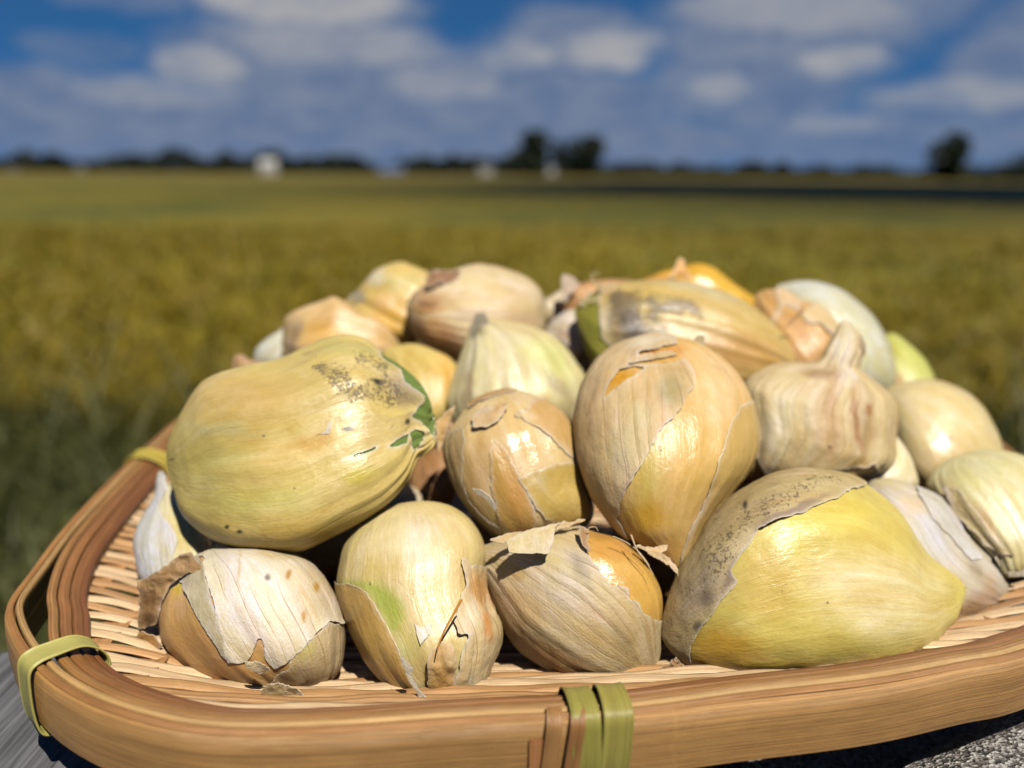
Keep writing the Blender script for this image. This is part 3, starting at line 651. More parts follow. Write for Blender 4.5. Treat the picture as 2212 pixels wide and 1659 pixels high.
# ------------------------------------------------------------------ garlic cloves
REG = {'R1': (500, 1900, .6028), 'R2': (1300, 1900, .6028), 'R3': (1850, 1900, .6028), 'R4': (2600, 1800, .6763), 'R5': (600, 1250, .6027), 'R6': (1700, 1250, .6329),
       'Q1': (2900, 1100, .6028), 'Q2': (900, 980, .6781), 'Q3': (2100, 980, .7685), 'Q4': (0, 1600, .6028), 'P': (0, 0, 1/.54004)}
def cv(reg, pts):
    x0, y0, s = REG[reg]; return (np.asarray(pts, float)*s+[x0, y0])*.54004
GROUP = 'garlic cloves heaped in the basket'
class Clove:
    def __init__(s, reg, outline, root, tip, Dr, Dt, thick=.85, lump=.035, rid=.02, seed=1, bow=0.0, ridge=0.0, rth=1.6, pw=4, pleat=0.0, npl=16, ptip=0, up=.24, flat=.85):
        s.up = up; s.flat = flat
        s.pleat, s.npl, s.ptip = pleat, npl, ptip; s.reg = reg; o = catmull(cv(reg, outline), 16); rt_, tp = cv(reg, [root, tip])
        s.a = (tp-rt_)/np.linalg.norm(tp-rt_); s.n = np.array([-s.a[1], s.a[0]]); s.o0 = rt_
        al = (o-rt_)@s.a; pe = (o-rt_)@s.n; s.a0, s.a1 = al.min(), al.max()
        N = 260; q = .5-.5*np.cos(np.pi*np.linspace(0.004, .996, N)); s.q = q; A = s.a0+(s.a1-s.a0)*q
        lo = np.zeros(N); hi = np.zeros(N); al2, pe2 = np.roll(al, -1), np.roll(pe, -1)
        for i, a in enumerate(A):
            cr = ((al <= a) & (al2 > a)) | ((al2 <= a) & (al > a)); x = pe[cr]+(a-al[cr])/(al2[cr]-al[cr])*(pe2[cr]-pe[cr])
            lo[i], hi[i] = x.min(), x.max()
        kern = np.array([1, 2, 3, 2, 1.])/9
        for _ in range(2):
            lo[2:-2] = np.convolve(lo, kern, 'valid'); hi[2:-2] = np.convolve(hi, kern, 'valid')
        s.vc = cv(reg, outline)[:, 1].mean()
        s.lo, s.hi = lo, hi; s.Dr, s.Dt, s.thick, s.lump, s.rid, s.seed, s.bow, s.ridge, s.rth, s.pw = Dr, Dt, thick, lump, rid, seed, bow, ridge, rth, pw
        s.wm = ((hi-lo)/2).max()*(Dr+Dt)/2/F
        s.mid = s.eval(np.array([[.5]]), np.array([[0.0]]), raw=True)[0][0, 0]
    def eval(s, S, T, raw=False):
        q = .5-.5*np.cos(np.pi*np.clip(S, .004, .996)); lo = np.interp(q, s.q, s.lo); hi = np.interp(q, s.q, s.hi)
        cpx = (lo+hi)/2; wpx = (hi-lo)/2; ct, st = np.cos(T), np.sin(T)
        px = s.o0+s.a*(s.a0+(s.a1-s.a0)*q)[..., None]+s.n*(cpx+wpx*ct)[..., None]
        D = s.Dr+(s.Dt-s.Dr)*q; wu = wpx*D/F
        th = s.thick*np.maximum(wu, 1e-4)**.55*s.wm**.45*np.sqrt(np.maximum(1-np.abs(2*q-1)**s.pw, 1e-4))
        fr = np.sign(st)*np.abs(st)**s.flat
        dep = D-th*fr*(1+s.ridge*np.exp(-((T-s.rth)/.36)**2))+s.bow*(4*q*(1-q))
        dep = dep+s.up*(s.vc-px[..., 1])/F*D
        P = ray(px[..., 0], px[..., 1])*dep[..., None]
        if raw: return P, px
        N = s.norm(P)
        lf = s.lump*fbm(P*.75+s.seed*7.7, 3)
        E = np.stack([ct*2.0+s.seed, st*2.0, q*.55+s.seed*3], -1)
        env = np.sqrt(np.clip(4*q*(1-q), 0, 1))
        rd = s.rid*1.1*fbm(E*np.array([1.5, 1.5, 1.2]), 2)*env
        E2 = np.stack([ct*9+s.seed, st*9, q*1.5+s.seed], -1)
        rd = rd+s.rid*.18*fbm(E2, 3)*env*np.clip(4*q*(1-q), 0, 1)
        wr = 0
        if s.pleat:
            ph = T*s.npl/(2*np.pi)+.9*fbm(np.stack([ct*1.3+s.seed, st*1.3, q*1.2], -1), 2)
            tri = np.abs((ph % 1)-.5)*2
            e2 = q**3 if s.ptip > 0 else ((1-q)**3 if s.ptip < 0 else env)
            wr = s.pleat*(tri-.5)*e2*(.6+.8*fbm(np.stack([ct*3, st*3, q*2+s.seed], -1), 2))
        return P+N*(lf+rd+wr)[..., None], px
    def norm(s, P):
        a = np.gradient(P, axis=0) if P.shape[0] > 1 else np.zeros_like(P)+[0, 0, 1]; b = np.gradient(P, axis=1) if P.shape[1] > 1 else np.zeros_like(P)+[1, 0, 0]
        N = np.cross(a, b); l = np.linalg.norm(N, axis=-1, keepdims=True); N = N/np.maximum(l, 1e-9)
        if hasattr(s, 'mid'):
            if (N*(P-P.reshape(-1, 3).mean(0))).sum(-1).mean() < 0 and P.shape[1] > 3 and getattr(s, 'full', False): N = -N
            elif not getattr(s, 'full', False):
                v = P/np.linalg.norm(P, axis=-1, keepdims=True)
                if (N*v).sum(-1).mean() > 0: N = -N
        return N
WARM = np.array([1.03, 1.0, .87])
def paint(px, P, base, ops, reg, front, seed, S=None, T=None):
    col = np.zeros(px.shape[:-1]+(4,))+np.r_[np.asarray(base)*WARM, 0]
    wn = np.stack([fbm(P*1.6+seed, 3), fbm(P*1.6+seed+31, 3)], -1)
    hi = np.stack([fbm(P*6+seed, 2), fbm(P*6+seed+13, 2)], -1)
    for op in ops:
        kind, geo, cl, st = op[:4]; soft = op[4] if len(op) > 4 else 12; wp = op[5] if len(op) > 5 else 14
        q = px+wn*wp+hi*min(wp, 8)*.5
        if kind == 'p': m_ = smooth(-soft/2, soft/2, sdist(q, cv(reg, geo)))
        elif kind == 'b':
            cx_, cy_, rx, ry, an = geo; cxy = cv(reg, [(cx_, cy_)])[0]; sc_ = REG[reg][2]*.54004
            d = q-cxy; ca, sa = math.cos(math.radians(an)), math.sin(math.radians(an)); x = (d[..., 0]*ca+d[..., 1]*sa)/(rx*sc_); y = (-d[..., 0]*sa+d[..., 1]*ca)/(ry*sc_)
            m_ = 1-smooth(.25, 1.25, np.sqrt(x*x+y*y))
        elif kind == 'st':     # long stripes that follow the fibres; geo=(how many, share)
            ph = np.stack([np.cos(T)*geo[0]+seed, np.sin(T)*geo[0], S*.8], -1); m_ = smooth(geo[1], geo[1]+.18, fbm(ph, 3))*(.55+.45*fbm(P*1.2+seed, 2))
        elif kind == 's':      # soiled zone inside a polygon; geo=(poly, -, -)
            m_ = smooth(-14, 26, sdist(q, cv(reg, geo[0])))*np.clip(.8+.8*fbm(P*1.5+seed*3, 2), 0, 1)*geo[1]*front
            col[..., 3] = np.maximum(col[..., 3], m_*st); continue
        m_ = m_*st*front
        col[..., :3] = col[..., :3]*(1-m_[..., None])+np.asarray(cl)*WARM*m_[..., None]
    return col
CLOVES = {}
def cut(sd, P, *att):
    """faces of the grid inside sd > 0, border vertices moved onto the contour"""
    n, m_ = sd.shape; ins = sd > 0; acc = np.zeros(P.shape); cnt = np.zeros(sd.shape)
    for di in (-1, 0, 1):
        for dj in (-1, 0, 1):
            if not (di or dj): continue
            a = (slice(max(0, di), n+min(0, di)), slice(max(0, dj), m_+min(0, dj))); b = (slice(max(0, -di), n+min(0, -di)), slice(max(0, -dj), m_+min(0, -dj)))
            ok = ~ins[a] & ins[b]; tt = np.where(ok, sd[b]/np.maximum(sd[b]-sd[a], 1e-9), 0)
            wt = ok*1.0; acc[a] += wt[..., None]*(P[b]+(P[a]-P[b])*tt[..., None]); cnt[a] += wt
    Q = np.where((cnt > 0)[..., None], acc/np.maximum(cnt, 1)[..., None], P)
    f = grid_faces(n, m_); good = (ins | (cnt > 0)).ravel()[f].all(1) & (ins.ravel()[f].sum(1) >= 1); f = f[good]
    used = np.unique(f); rem = np.zeros(n*m_, int); rem[used] = np.arange(len(used))
    return Q, rem[f], used
def clove(key, label, reg, outline, root, tip, Dr, Dt, base, ops=(), m_=None, res=(110, 120), name='garlic_clove', **kw):
    cl = Clove(reg, outline, root, tip, Dr, Dt, **kw); n, k = res
    S, T = np.meshgrid(np.linspace(.004, .996, n), np.linspace(0, 2*np.pi, k+1), indexing='ij')
    cl.full = True; P, px = cl.eval(S, T); cl.full = False
    P[:, -1] = P[:, 0]; P[0] = P[0].mean(0); P[-1] = P[-1].mean(0)
    front = smooth(-.25, .1, np.sin(T)); col = paint(px, P, base, ops, reg, front, cl.seed, S, T)
    org = W(P.reshape(-1, 3).mean(0)); org[2] = W(P.reshape(-1, 3))[:, 2].min()
    o = mesh_obj(name, W(P.reshape(-1, 3)), grid_faces(n, k+1), m_ or M_FLESH, origin=org, uv=np.stack([S, T/(2*np.pi)], -1).reshape(-1, 2), col=col.reshape(-1, 4))
    md = o.modifiers.new('weld', 'WELD'); md.merge_threshold = 1e-6
    tag(o, label, 'garlic clove', GROUP); cl.o = o; cl.org = org; CLOVES[key] = cl; return cl
def skin(cl, poly, base, ops=(), name='papery_skin', m_=None, lift=.03, curl=.10, cw=9, rag=7, holes=(), res=(230, 240), crk=.02, label=None, reg=None, back=.3):
    reg = reg or cl.reg
    S, T = np.meshgrid(np.linspace(.01, .99, res[0]), np.linspace(-back, np.pi+back, res[1]), indexing='ij')
    P, px = cl.eval(S, T); N = cl.norm(P)
    wn = fbm(P*2.2+cl.seed*5, 3)*rag+fbm(P*9+cl.seed, 2)*rag*.55
    sd = sdist(px, cv(reg, poly))+wn
    for hl in holes: sd = np.minimum(sd, -sdist(px, cv(reg, hl))+wn*.6)
    lift = .010+lift*.25; cu = curl*np.exp(-np.maximum(sd, 0)/cw)*np.clip(-.05+1.5*fbm(P*1.1+cl.seed*2, 2), .04, 1.1)
    off = lift+cu+crk*(.5+.5*fbm(P*2.6+3, 3))
    Q = P+N*off[..., None]
    Q, f, used = cut(sd, Q)
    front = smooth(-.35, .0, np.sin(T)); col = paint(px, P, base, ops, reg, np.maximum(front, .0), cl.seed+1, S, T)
    e = (np.exp(-np.maximum(sd, 0)/3.0)*.6*np.maximum(front, 0))[..., None]; col[..., :3] = col[..., :3]*(1-e)+np.array(c(232, 222, 202))*e  # torn edge painted pale: fraying plus the light a thin rim catches
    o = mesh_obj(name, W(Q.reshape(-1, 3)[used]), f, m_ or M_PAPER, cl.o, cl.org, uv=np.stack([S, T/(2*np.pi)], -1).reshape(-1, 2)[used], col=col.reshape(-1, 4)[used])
    sm = o.modifiers.new('thick', 'SOLIDIFY'); sm.thickness = .007*K; sm.offset = 1
    return tag(o, label)
def flap(cl, reg, poly, D, base, ops=(), name='skin_flap', m_=None, n=90, amp=.12, tilt=(0, 0), roll_=0.0, seed=1, rag=4, freq=1.6, label=None, uvrot=0):
    """a loose dry piece of skin standing off the clove; D depth at its centre, tilt = change of depth per 100 px in x, y"""
    pp = cv(reg, poly); lo, hi = pp.min(0)-8, pp.max(0)+8; ctr = (lo+hi)/2
    U, V_ = np.meshgrid(np.linspace(lo[0], hi[0], n), np.linspace(lo[1], hi[1], n), indexing='ij'); px = np.stack([U, V_], -1)
    q = (px-ctr)/100; E = np.concatenate([px*.011*freq, px[..., :1]*0+seed*9], -1)
    dep = D+q[..., 0]*tilt[0]+q[..., 1]*tilt[1]+roll_*(q**2).sum(-1)+amp*.75*(fbm(E, 2)+.35*np.abs(fbm(E*2.3+5, 2)))
    dep = dep+cl.up*(cl.vc-V_)/F*D
    P = ray(U, V_)*dep[..., None]
    sd = sdist(px, pp)+rag*fbm(E*5.5, 3)
    P, f, used = cut(sd, P)
    col = paint(px, P, base, ops, reg, np.ones(px.shape[:-1]), seed)
    e = (np.exp(-np.maximum(sd, 0)/2.5)*.5)[..., None]; col[..., :3] = col[..., :3]*(1-e)+np.array(c(228, 214, 188))*e  # flap border lightened in colour, for frayed fibres and caught light
    uv = np.stack([(V_-lo[1])/(hi-lo)[1], (U-lo[0])/(hi-lo)[0]*.3], -1)
    if uvrot: uv = np.stack([(U-lo[0])/(hi-lo)[0], (V_-lo[1])/(hi-lo)[1]*.3], -1)
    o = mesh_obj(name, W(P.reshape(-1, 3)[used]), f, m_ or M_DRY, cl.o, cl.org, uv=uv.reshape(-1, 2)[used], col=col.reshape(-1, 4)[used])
    sm = o.modifiers.new('thick', 'SOLIDIFY'); sm.thickness = .02*K; sm.offset = 0
    return tag(o, label)
def fibre(cl, reg, pts, D, wd=.03, col=c(200, 170, 120), name='dry_fibre'):
    p = catmull(cv(reg, pts), 10, False); dd = np.linspace(*D, len(p)) if isinstance(D, tuple) else np.full(len(p), D)
    dd = dd+cl.up*(cl.vc-p[:, 1])/F*dd
    P = ray(p[:, 0], p[:, 1])*dd[:, None]; th = np.linspace(0, 2*np.pi, 6)[:-1]; rad = wd*np.linspace(1, .4, len(p))
    V = P[:, None]+rad[:, None, None]*(np.cos(th)[None, :, None]*RT+np.sin(th)[None, :, None]*UP)
    mesh_obj(name, W(V.reshape(-1, 3)), grid_faces(len(p), 5, True), M_DRY, cl.o, cl.org, uv=np.zeros((len(p)*5, 2)), col=np.repeat(np.array([col]), len(p)*5, 0))

WHITE = c(238, 226, 204); CREAM = c(216, 200, 150); YEL = c(208, 190, 104); TAN_ = c(196, 156, 92); ORG = c(206, 150, 70); BRNC = c(150, 102, 60); GREY = c(150, 138, 112); SOIL = c(64, 54, 44); PEACH = c(214, 180, 132); GRN = c(156, 174, 54)
HI = (200, 220)

# 1 front-left clove with torn white skin
k = clove('front_white', 'front left clove with torn white papery skin and a dry brown tail', 'R1',
    [(780, 475), (1000, 490), (1180, 560), (1300, 680), (1390, 830), (1440, 1000), (1440, 1170), (1400, 1310), (1270, 1420), (1080, 1470), (900, 1480), (740, 1460), (560, 1390), (400, 1280), (280, 1160), (225, 1040), (230, 880), (290, 720), (400, 600), (520, 520), (640, 485)],
    (930, 1480), (640, 480), 17.0, 17.9, c(206, 168, 114), [('b', (420, 1150, 330, 330, 20), c(192, 146, 90), .8), ('b', (320, 720, 90, 70, -40), c(206, 184, 60), .9), ('b', (650, 1350, 260, 120, 0), c(190, 138, 80), .7), ('b', (380, 900, 150, 200, 0), c(204, 164, 104), .7)], m_=M_HUSK, res=HI, thick=.88, seed=1, rid=.05, pleat=.05, npl=19, ptip=-1, up=.08, flat=.8)
skin(k, [(430, 500), (520, 560), (560, 720), (600, 900), (640, 1080), (690, 1240), (800, 1240), (840, 1200), (870, 1090), (915, 1050), (930, 1230), (990, 1290), (1060, 1260), (1130, 1190), (1250, 1070), (1340, 980), (1480, 1000), (1430, 830), (1330, 680), (1200, 520), (1000, 440), (780, 430), (560, 460)], WHITE,
     [('b', (1250, 800, 240, 300, 40), c(222, 202, 168), .8), ('b', (1085, 670, 22, 40, 10), c(190, 140, 60), .9, 5, 4), ('b', (1265, 750, 28, 45, 10), c(200, 152, 64), .9, 5, 4), ('b', (1180, 945, 18, 50, 15), c(196, 146, 60), .9, 5, 4), ('b', (950, 685, 26, 26, 0), c(120, 110, 96), .9, 5, 4), ('b', (760, 640, 10, 170, 2), c(206, 178, 110), .6, 5, 5), ('b', (1000, 520, 300, 60, 8), c(216, 196, 146), .8)], rag=6, curl=.12)
skin(k, [(1100, 1200), (1250, 1070), (1340, 980), (1480, 1000), (1480, 1180), (1420, 1330), (1250, 1430), (1060, 1470), (940, 1440), (1000, 1330), (1080, 1280)], c(214, 190, 148), [('b', (1180, 1150, 90, 120, 40), c(204, 190, 120), .8), ('b', (1080, 1330, 130, 70, -20), c(176, 146, 108), .8)], lift=.015, curl=.08, name='under_skin')
skin(k, [(300, 680), (400, 520), (500, 530), (545, 700), (600, 880), (655, 1080), (680, 1220), (640, 1190), (560, 1060), (490, 950), (430, 800), (380, 720)], c(190, 178, 146), [('b', (400, 620, 90, 60, -30), c(150, 128, 96), .7)], lift=.06, curl=.14, rag=5, name='folded_skin', m_=M_DRY)
flap(k, 'R1', [(85, 700), (220, 640), (360, 530), (440, 515), (530, 640), (520, 680), (430, 640), (360, 680), (290, 740), (240, 860), (205, 1000), (90, 1025), (85, 1000), (100, 850)], 17.0, c(176, 142, 100), [('b', (160, 850, 100, 130, 0), c(122, 88, 56), .8), ('b', (150, 960, 50, 40, 0), c(84, 66, 48), .6)], tilt=(-.2, .2), amp=.25, seed=4, label='brown dried tail of skin')
flap(k, 'R1', [(60, 1080), (110, 1040), (190, 1060), (250, 1130), (230, 1160), (130, 1110)], 17.2, c(200, 150, 84), tilt=(-.6, .3), amp=.1, seed=7)
flap(k, 'R1', [(890, 1480), (920, 1400), (1020, 1380), (1150, 1420), (1190, 1470), (1080, 1480), (1050, 1510), (940, 1545), (905, 1510)], 15.72, c(214, 188, 142), tilt=(-.1, .6), amp=.10, seed=9, freq=3, name='root_end')
flap(k, 'R1', [(790, 1235), (890, 1240), (960, 1290), (890, 1320), (800, 1270)], 15.50, c(226, 206, 168), amp=.1, seed=11, freq=3, tilt=(.1, .6))

# 2 upright clove with a green streak
k = clove('green_streak', 'upright front clove with bright green streak and corky root end at its foot', 'R2',
    [(560, 180), (700, 178), (830, 210), (950, 290), (1030, 400), (1060, 520), (1050, 680), (1060, 800), (1100, 920), (1140, 1040), (1125, 1150), (1080, 1270), (1030, 1390), (960, 1480), (880, 1520), (780, 1545), (700, 1530), (600, 1490), (500, 1450), (400, 1380), (300, 1270), (200, 1110), (140, 960), (100, 850), (75, 730), (90, 590), (120, 470), (200, 350), (320, 250), (440, 200)],
    (800, 1540), (620, 178), 16.6, 18.2, c(212, 194, 140), [('b', (600, 450, 300, 230, 0), c(226, 214, 184), .8), ('b', (360, 620, 250, 110, -10), c(200, 176, 104), .6), ('p', [(100, 712), (200, 700), (330, 715), (430, 790), (490, 850), (520, 960), (500, 1050), (440, 1050), (360, 900), (280, 780), (200, 735)], GRN, .78, 34, 12), ('b', (540, 1150, 120, 150, 30), c(204, 200, 140), .8), ('b', (840, 560, 120, 300, -20), c(216, 190, 134), .7), ('b', (230, 300, 200, 100, -40), c(196, 186, 110), .5)], m_=M_HUSK, res=HI, thick=.9, seed=2, rid=.03, pleat=.10, npl=13, ptip=-1, up=.10, flat=.8)
skin(k, [(40, 700), (100, 722), (200, 730), (270, 760), (340, 860), (400, 980), (450, 1060), (500, 1170), (560, 1290), (640, 1430), (750, 1560), (600, 1530), (480, 1490), (370, 1420), (270, 1290), (170, 1120), (80, 900)], c(206, 164, 92), [('b', (300, 1000, 170, 260, 30), c(200, 158, 84), .7), ('b', (450, 1350, 180, 110, 30), c(196, 146, 82), .7), ('p', [(470, 1080), (520, 1160), (590, 1290), (660, 1420), (740, 1560), (700, 1545), (600, 1400), (520, 1260)], WHITE, .9, 8, 6)], lift=.05, curl=.10, cw=6, rag=5, m_=M_HUSK, name='tan_sheath')
skin(k, [(900, 560), (960, 600), (1080, 600), (1090, 800), (1130, 940), (1180, 1040), (1120, 1230), (1070, 1350), (980, 1500), (880, 1530), (850, 1400), (890, 1220), (930, 1100), (960, 1060), (880, 1050), (850, 980), (870, 860), (920, 740)], c(220, 196, 152), [('b', (1020, 780, 90, 170, 0), c(206, 150, 84), .8), ('b', (960, 940, 60, 140, 0), WHITE, .8), ('b', (1060, 1010, 40, 100, 0), c(204, 132, 62), .8), ('b', (960, 1380, 60, 130, 20), c(222, 208, 180), .8)], lift=.05, curl=.16, rag=8, crk=.10)
skin(k, [(690, 1200), (760, 1110), (830, 1110), (870, 1230), (850, 1400), (800, 1470), (730, 1450), (690, 1350)], c(206, 172, 116), [('b', (760, 1350, 90, 110, 0), c(178, 140, 84), .8), ('b', (820, 1200, 60, 80, 0), c(220, 198, 156), .7)], lift=.07, curl=-.05, crk=.22, rag=7, name='root_plate', m_=M_DRY)
skin(k, [(590, 980), (650, 1010), (740, 960), (700, 1060), (640, 1140), (610, 1070)], WHITE, lift=.03, curl=.08, cw=5, rag=4, res=(160, 160))
flap(k, 'R2', [(500, 1150), (530, 1220), (590, 1290), (560, 1330), (640, 1440), (760, 1545), (720, 1550), (620, 1470), (540, 1330), (505, 1230)], 15.25, c(224, 214, 196), tilt=(.1, .35), amp=.08, seed=8)
fibre(k, 'R2', [(905, 830), (850, 930), (800, 1020), (760, 1110), (745, 1180)], (15.5, 15.3), .03, c(206, 140, 50))

# 3 front middle papery clove
k = clove('front_veined', 'front middle clove in beige veined paper with orange flesh at its upper right', 'R3',
    [(100, 500), (190, 460), (300, 420), (450, 375), (620, 340), (760, 345), (900, 385), (1000, 405), (1100, 460), (1200, 560), (1270, 660), (1320, 780), (1330, 900), (1315, 1050), (1300, 1200), (1270, 1300), (1180, 1370), (1060, 1400), (900, 1395), (760, 1370), (600, 1300), (450, 1200), (330, 1090), (250, 960), (190, 830), (130, 680), (95, 580)],
    (1290, 1270), (330, 410), 17.5, 18.2, c(208, 166, 92), [('b', (1000, 480, 200, 90, 20), c(202, 150, 80), .7), ('b', (1200, 800, 140, 200, -20), c(208, 168, 84), .7), ('b', (1050, 620, 120, 60, 30), c(218, 184, 112), .6)], m_=M_GLOSS, res=HI, thick=.86, seed=3, rid=.05, pleat=.012, npl=26, flat=.74, pw=3, up=.15)
skin(k, [(60, 480), (300, 400), (620, 310), (770, 360), (830, 520), (900, 620), (980, 730), (1100, 735), (1110, 820), (1160, 850), (1190, 920), (1250, 955), (1350, 970), (1330, 1180), (1310, 1320), (1180, 1400), (1060, 1430), (900, 1430), (740, 1400), (580, 1330), (430, 1230), (310, 1110), (210, 970), (150, 830), (80, 660)], c(206, 184, 142),
     [('st', (7.0, .2), c(160, 120, 74), .55), ('st', (4.0, .22), c(224, 208, 176), .5), ('b', (700, 700, 260, 240, 30), c(206, 192, 164), .7), ('b', (350, 900, 240, 200, 40), c(204, 168, 120), .7), ('b', (650, 1250, 380, 110, 25), c(196, 152, 100), .8), ('b', (800, 620, 60, 160, -30), c(158, 142, 120), .7), ('b', (600, 560, 80, 240, 0), c(206, 190, 130), .5), ('b', (1050, 1080, 70, 150, -25), c(160, 138, 100), .6), ('b', (380, 660, 60, 60, 0), c(190, 146, 90), .5)], lift=.04, curl=.10, rag=7, crk=.03, res=(280, 300))
flap(k, 'R3', [(290, 440), (420, 370), (560, 340), (640, 320), (610, 370), (600, 440), (575, 490), (580, 515), (450, 525), (310, 515)], 16.75, c(214, 198, 160), tilt=(.1, -.8), amp=.10, seed=2, name='skin_flap')
flap(k, 'R3', [(190, 430), (330, 380), (460, 360), (640, 315), (820, 295), (700, 345), (560, 380), (400, 420), (260, 450)], 17.1, c(206, 180, 136), tilt=(0, -.4), amp=.10, seed=6)
flap(k, 'R3', [(775, 340), (840, 360), (830, 440), (850, 510), (800, 470), (775, 400)], 16.75, c(170, 132, 92), tilt=(0, -.6), amp=.10, seed=12)
fibre(k, 'R3', [(1120, 400), (1160, 500), (1220, 580), (1265, 660)], 16.6, .022, c(214, 182, 140)); fibre(k, 'R3', [(1000, 410), (1090, 450), (1180, 520), (1240, 600)], 16.7, .02, c(214, 182, 140)); fibre(k, 'R3', [(840, 350), (880, 345), (900, 370)], 16.7, .018)

# 4 large front-right yellow clove
k = clove('front_yellow', 'large front right clove, bare yellow flesh beside soil-stained grey skin', 'R4',
    [(880, 110), (1000, 112), (1150, 135), (1260, 180), (1350, 250), (1450, 330), (1520, 420), (1580, 520), (1640, 600), (1720, 670), (1800, 730), (1870, 800), (1872, 860), (1850, 930), (1815, 1010), (1750, 1070), (1700, 1140), (1620, 1200), (1520, 1250), (1400, 1290), (1200, 1320), (1000, 1345), (800, 1362), (640, 1367), (480, 1352), (320, 1315), (230, 1280), (150, 1200), (95, 1130), (75, 1060), (100, 940), (150, 780), (200, 650), (280, 520), (340, 420), (430, 330), (530, 250), (650, 180), (760, 130)],
    (1865, 880), (100, 1090), 18.1, 17.6, YEL, [('b', (1350, 850, 470, 280, 12), c(230, 218, 172), .95), ('b', (420, 1180, 330, 150, 10), c(198, 158, 56), .9), ('b', (700, 620, 160, 120, -30), c(214, 188, 110), .7), ('b', (700, 1290, 300, 60, 0), c(204, 172, 54), .7), ('b', (700, 850, 200, 240, -30), c(204, 174, 84), .6), ('b', (1050, 420, 420, 110, -15), c(214, 196, 88), .6), ('b', (1000, 1230, 600, 70, -5), c(208, 190, 100), .5), ('s', ([(480, 500), (1300, 250), (1500, 500), (1100, 800), (500, 1150), (280, 1100)], .45, 0), SOIL, 1), ('b', (1840, 850, 60, 160, 10), c(214, 200, 112), .6)], m_=M_FLESH, res=(240, 260), thick=.8, seed=4, rid=.02, lump=.08, up=.30, flat=.70, pw=2.6, ridge=.08, rth=1.1)
skin(k, [(60, 1080), (70, 930), (120, 770), (170, 640), (250, 510), (310, 400), (410, 300), (510, 220), (640, 150), (760, 90), (880, 70), (1000, 70), (1170, 100), (1300, 180), (1240, 225), (1190, 235), (1150, 265), (1100, 300), (950, 350), (850, 390), (740, 420), (650, 480), (560, 600), (490, 680), (480, 720), (520, 770), (490, 820), (430, 890), (380, 960), (330, 1030), (290, 1090), (250, 1150), (235, 1210), (245, 1300), (140, 1220), (70, 1140)], c(198, 178, 132),
     [('b', (600, 350, 420, 130, -30), c(176, 156, 116), .8), ('b', (300, 800, 150, 250, 20), c(164, 148, 118), .8), ('b', (850, 360, 260, 30, -20), c(140, 118, 104), .8), ('b', (480, 740, 40, 120, 15), c(120, 100, 88), .7), ('b', (300, 1050, 40, 50, 0), c(60, 52, 48), .8, 6, 8), ('b', (130, 1000, 60, 180, 0), c(204, 176, 130), .6), ('s', ([(60, 1100), (100, 800), (350, 350), (700, 120), (1200, 130), (1150, 260), (700, 430), (480, 700), (300, 1100)], .88, 0), SOIL, 1), ('b', (575, 340, 18, 34, 0), c(50, 42, 40), .9, 5, 5), ('b', (350, 880, 80, 60, -30), c(110, 94, 80), .6)], lift=.05, curl=.13, cw=7, rag=6, crk=.05, m_=M_DRY, name='dirty_skin', label='soil-stained grey beige skin', res=(280, 280))
flap(k, 'R4', [(45, 1300), (110, 1270), (150, 1230), (220, 1290), (150, 1320), (160, 1390), (110, 1360), (80, 1400), (55, 1340)], 17.06, c(156, 118, 76), amp=.35, seed=3, freq=3, name='root_wisp')

# 5 big upper-left yellow clove with green sprout
k = clove('big_left', 'big smooth yellow clove at upper left, its tip speckled with soil and showing green', 'R5',
    [(225, 640), (330, 480), (430, 412), (600, 362), (800, 318), (950, 270), (1070, 218), (1180, 180), (1300, 160), (1400, 180), (1480, 230), (1560, 290), (1650, 345), (1740, 420), (1810, 500), (1855, 600), (1872, 720), (1868, 860), (1820, 920), (1760, 960), (1700, 1100), (1600, 1230), (1480, 1340), (1340, 1420), (1180, 1500), (1030, 1570), (900, 1595), (740, 1590), (560, 1560), (420, 1500), (310, 1420), (220, 1320), (170, 1200), (130, 1080), (115, 980), (120, 880), (165, 760)],
    (118, 1000), (1868, 800), 19.2, 18.8, c(112, 134, 66), [], m_=M_GLOSS, res=(180, 180), thick=.74, seed=5, rid=.028, lump=.06, pleat=.16, npl=15, ptip=1, ridge=.24, rth=2.25, up=.40, flat=.66, pw=2.6)
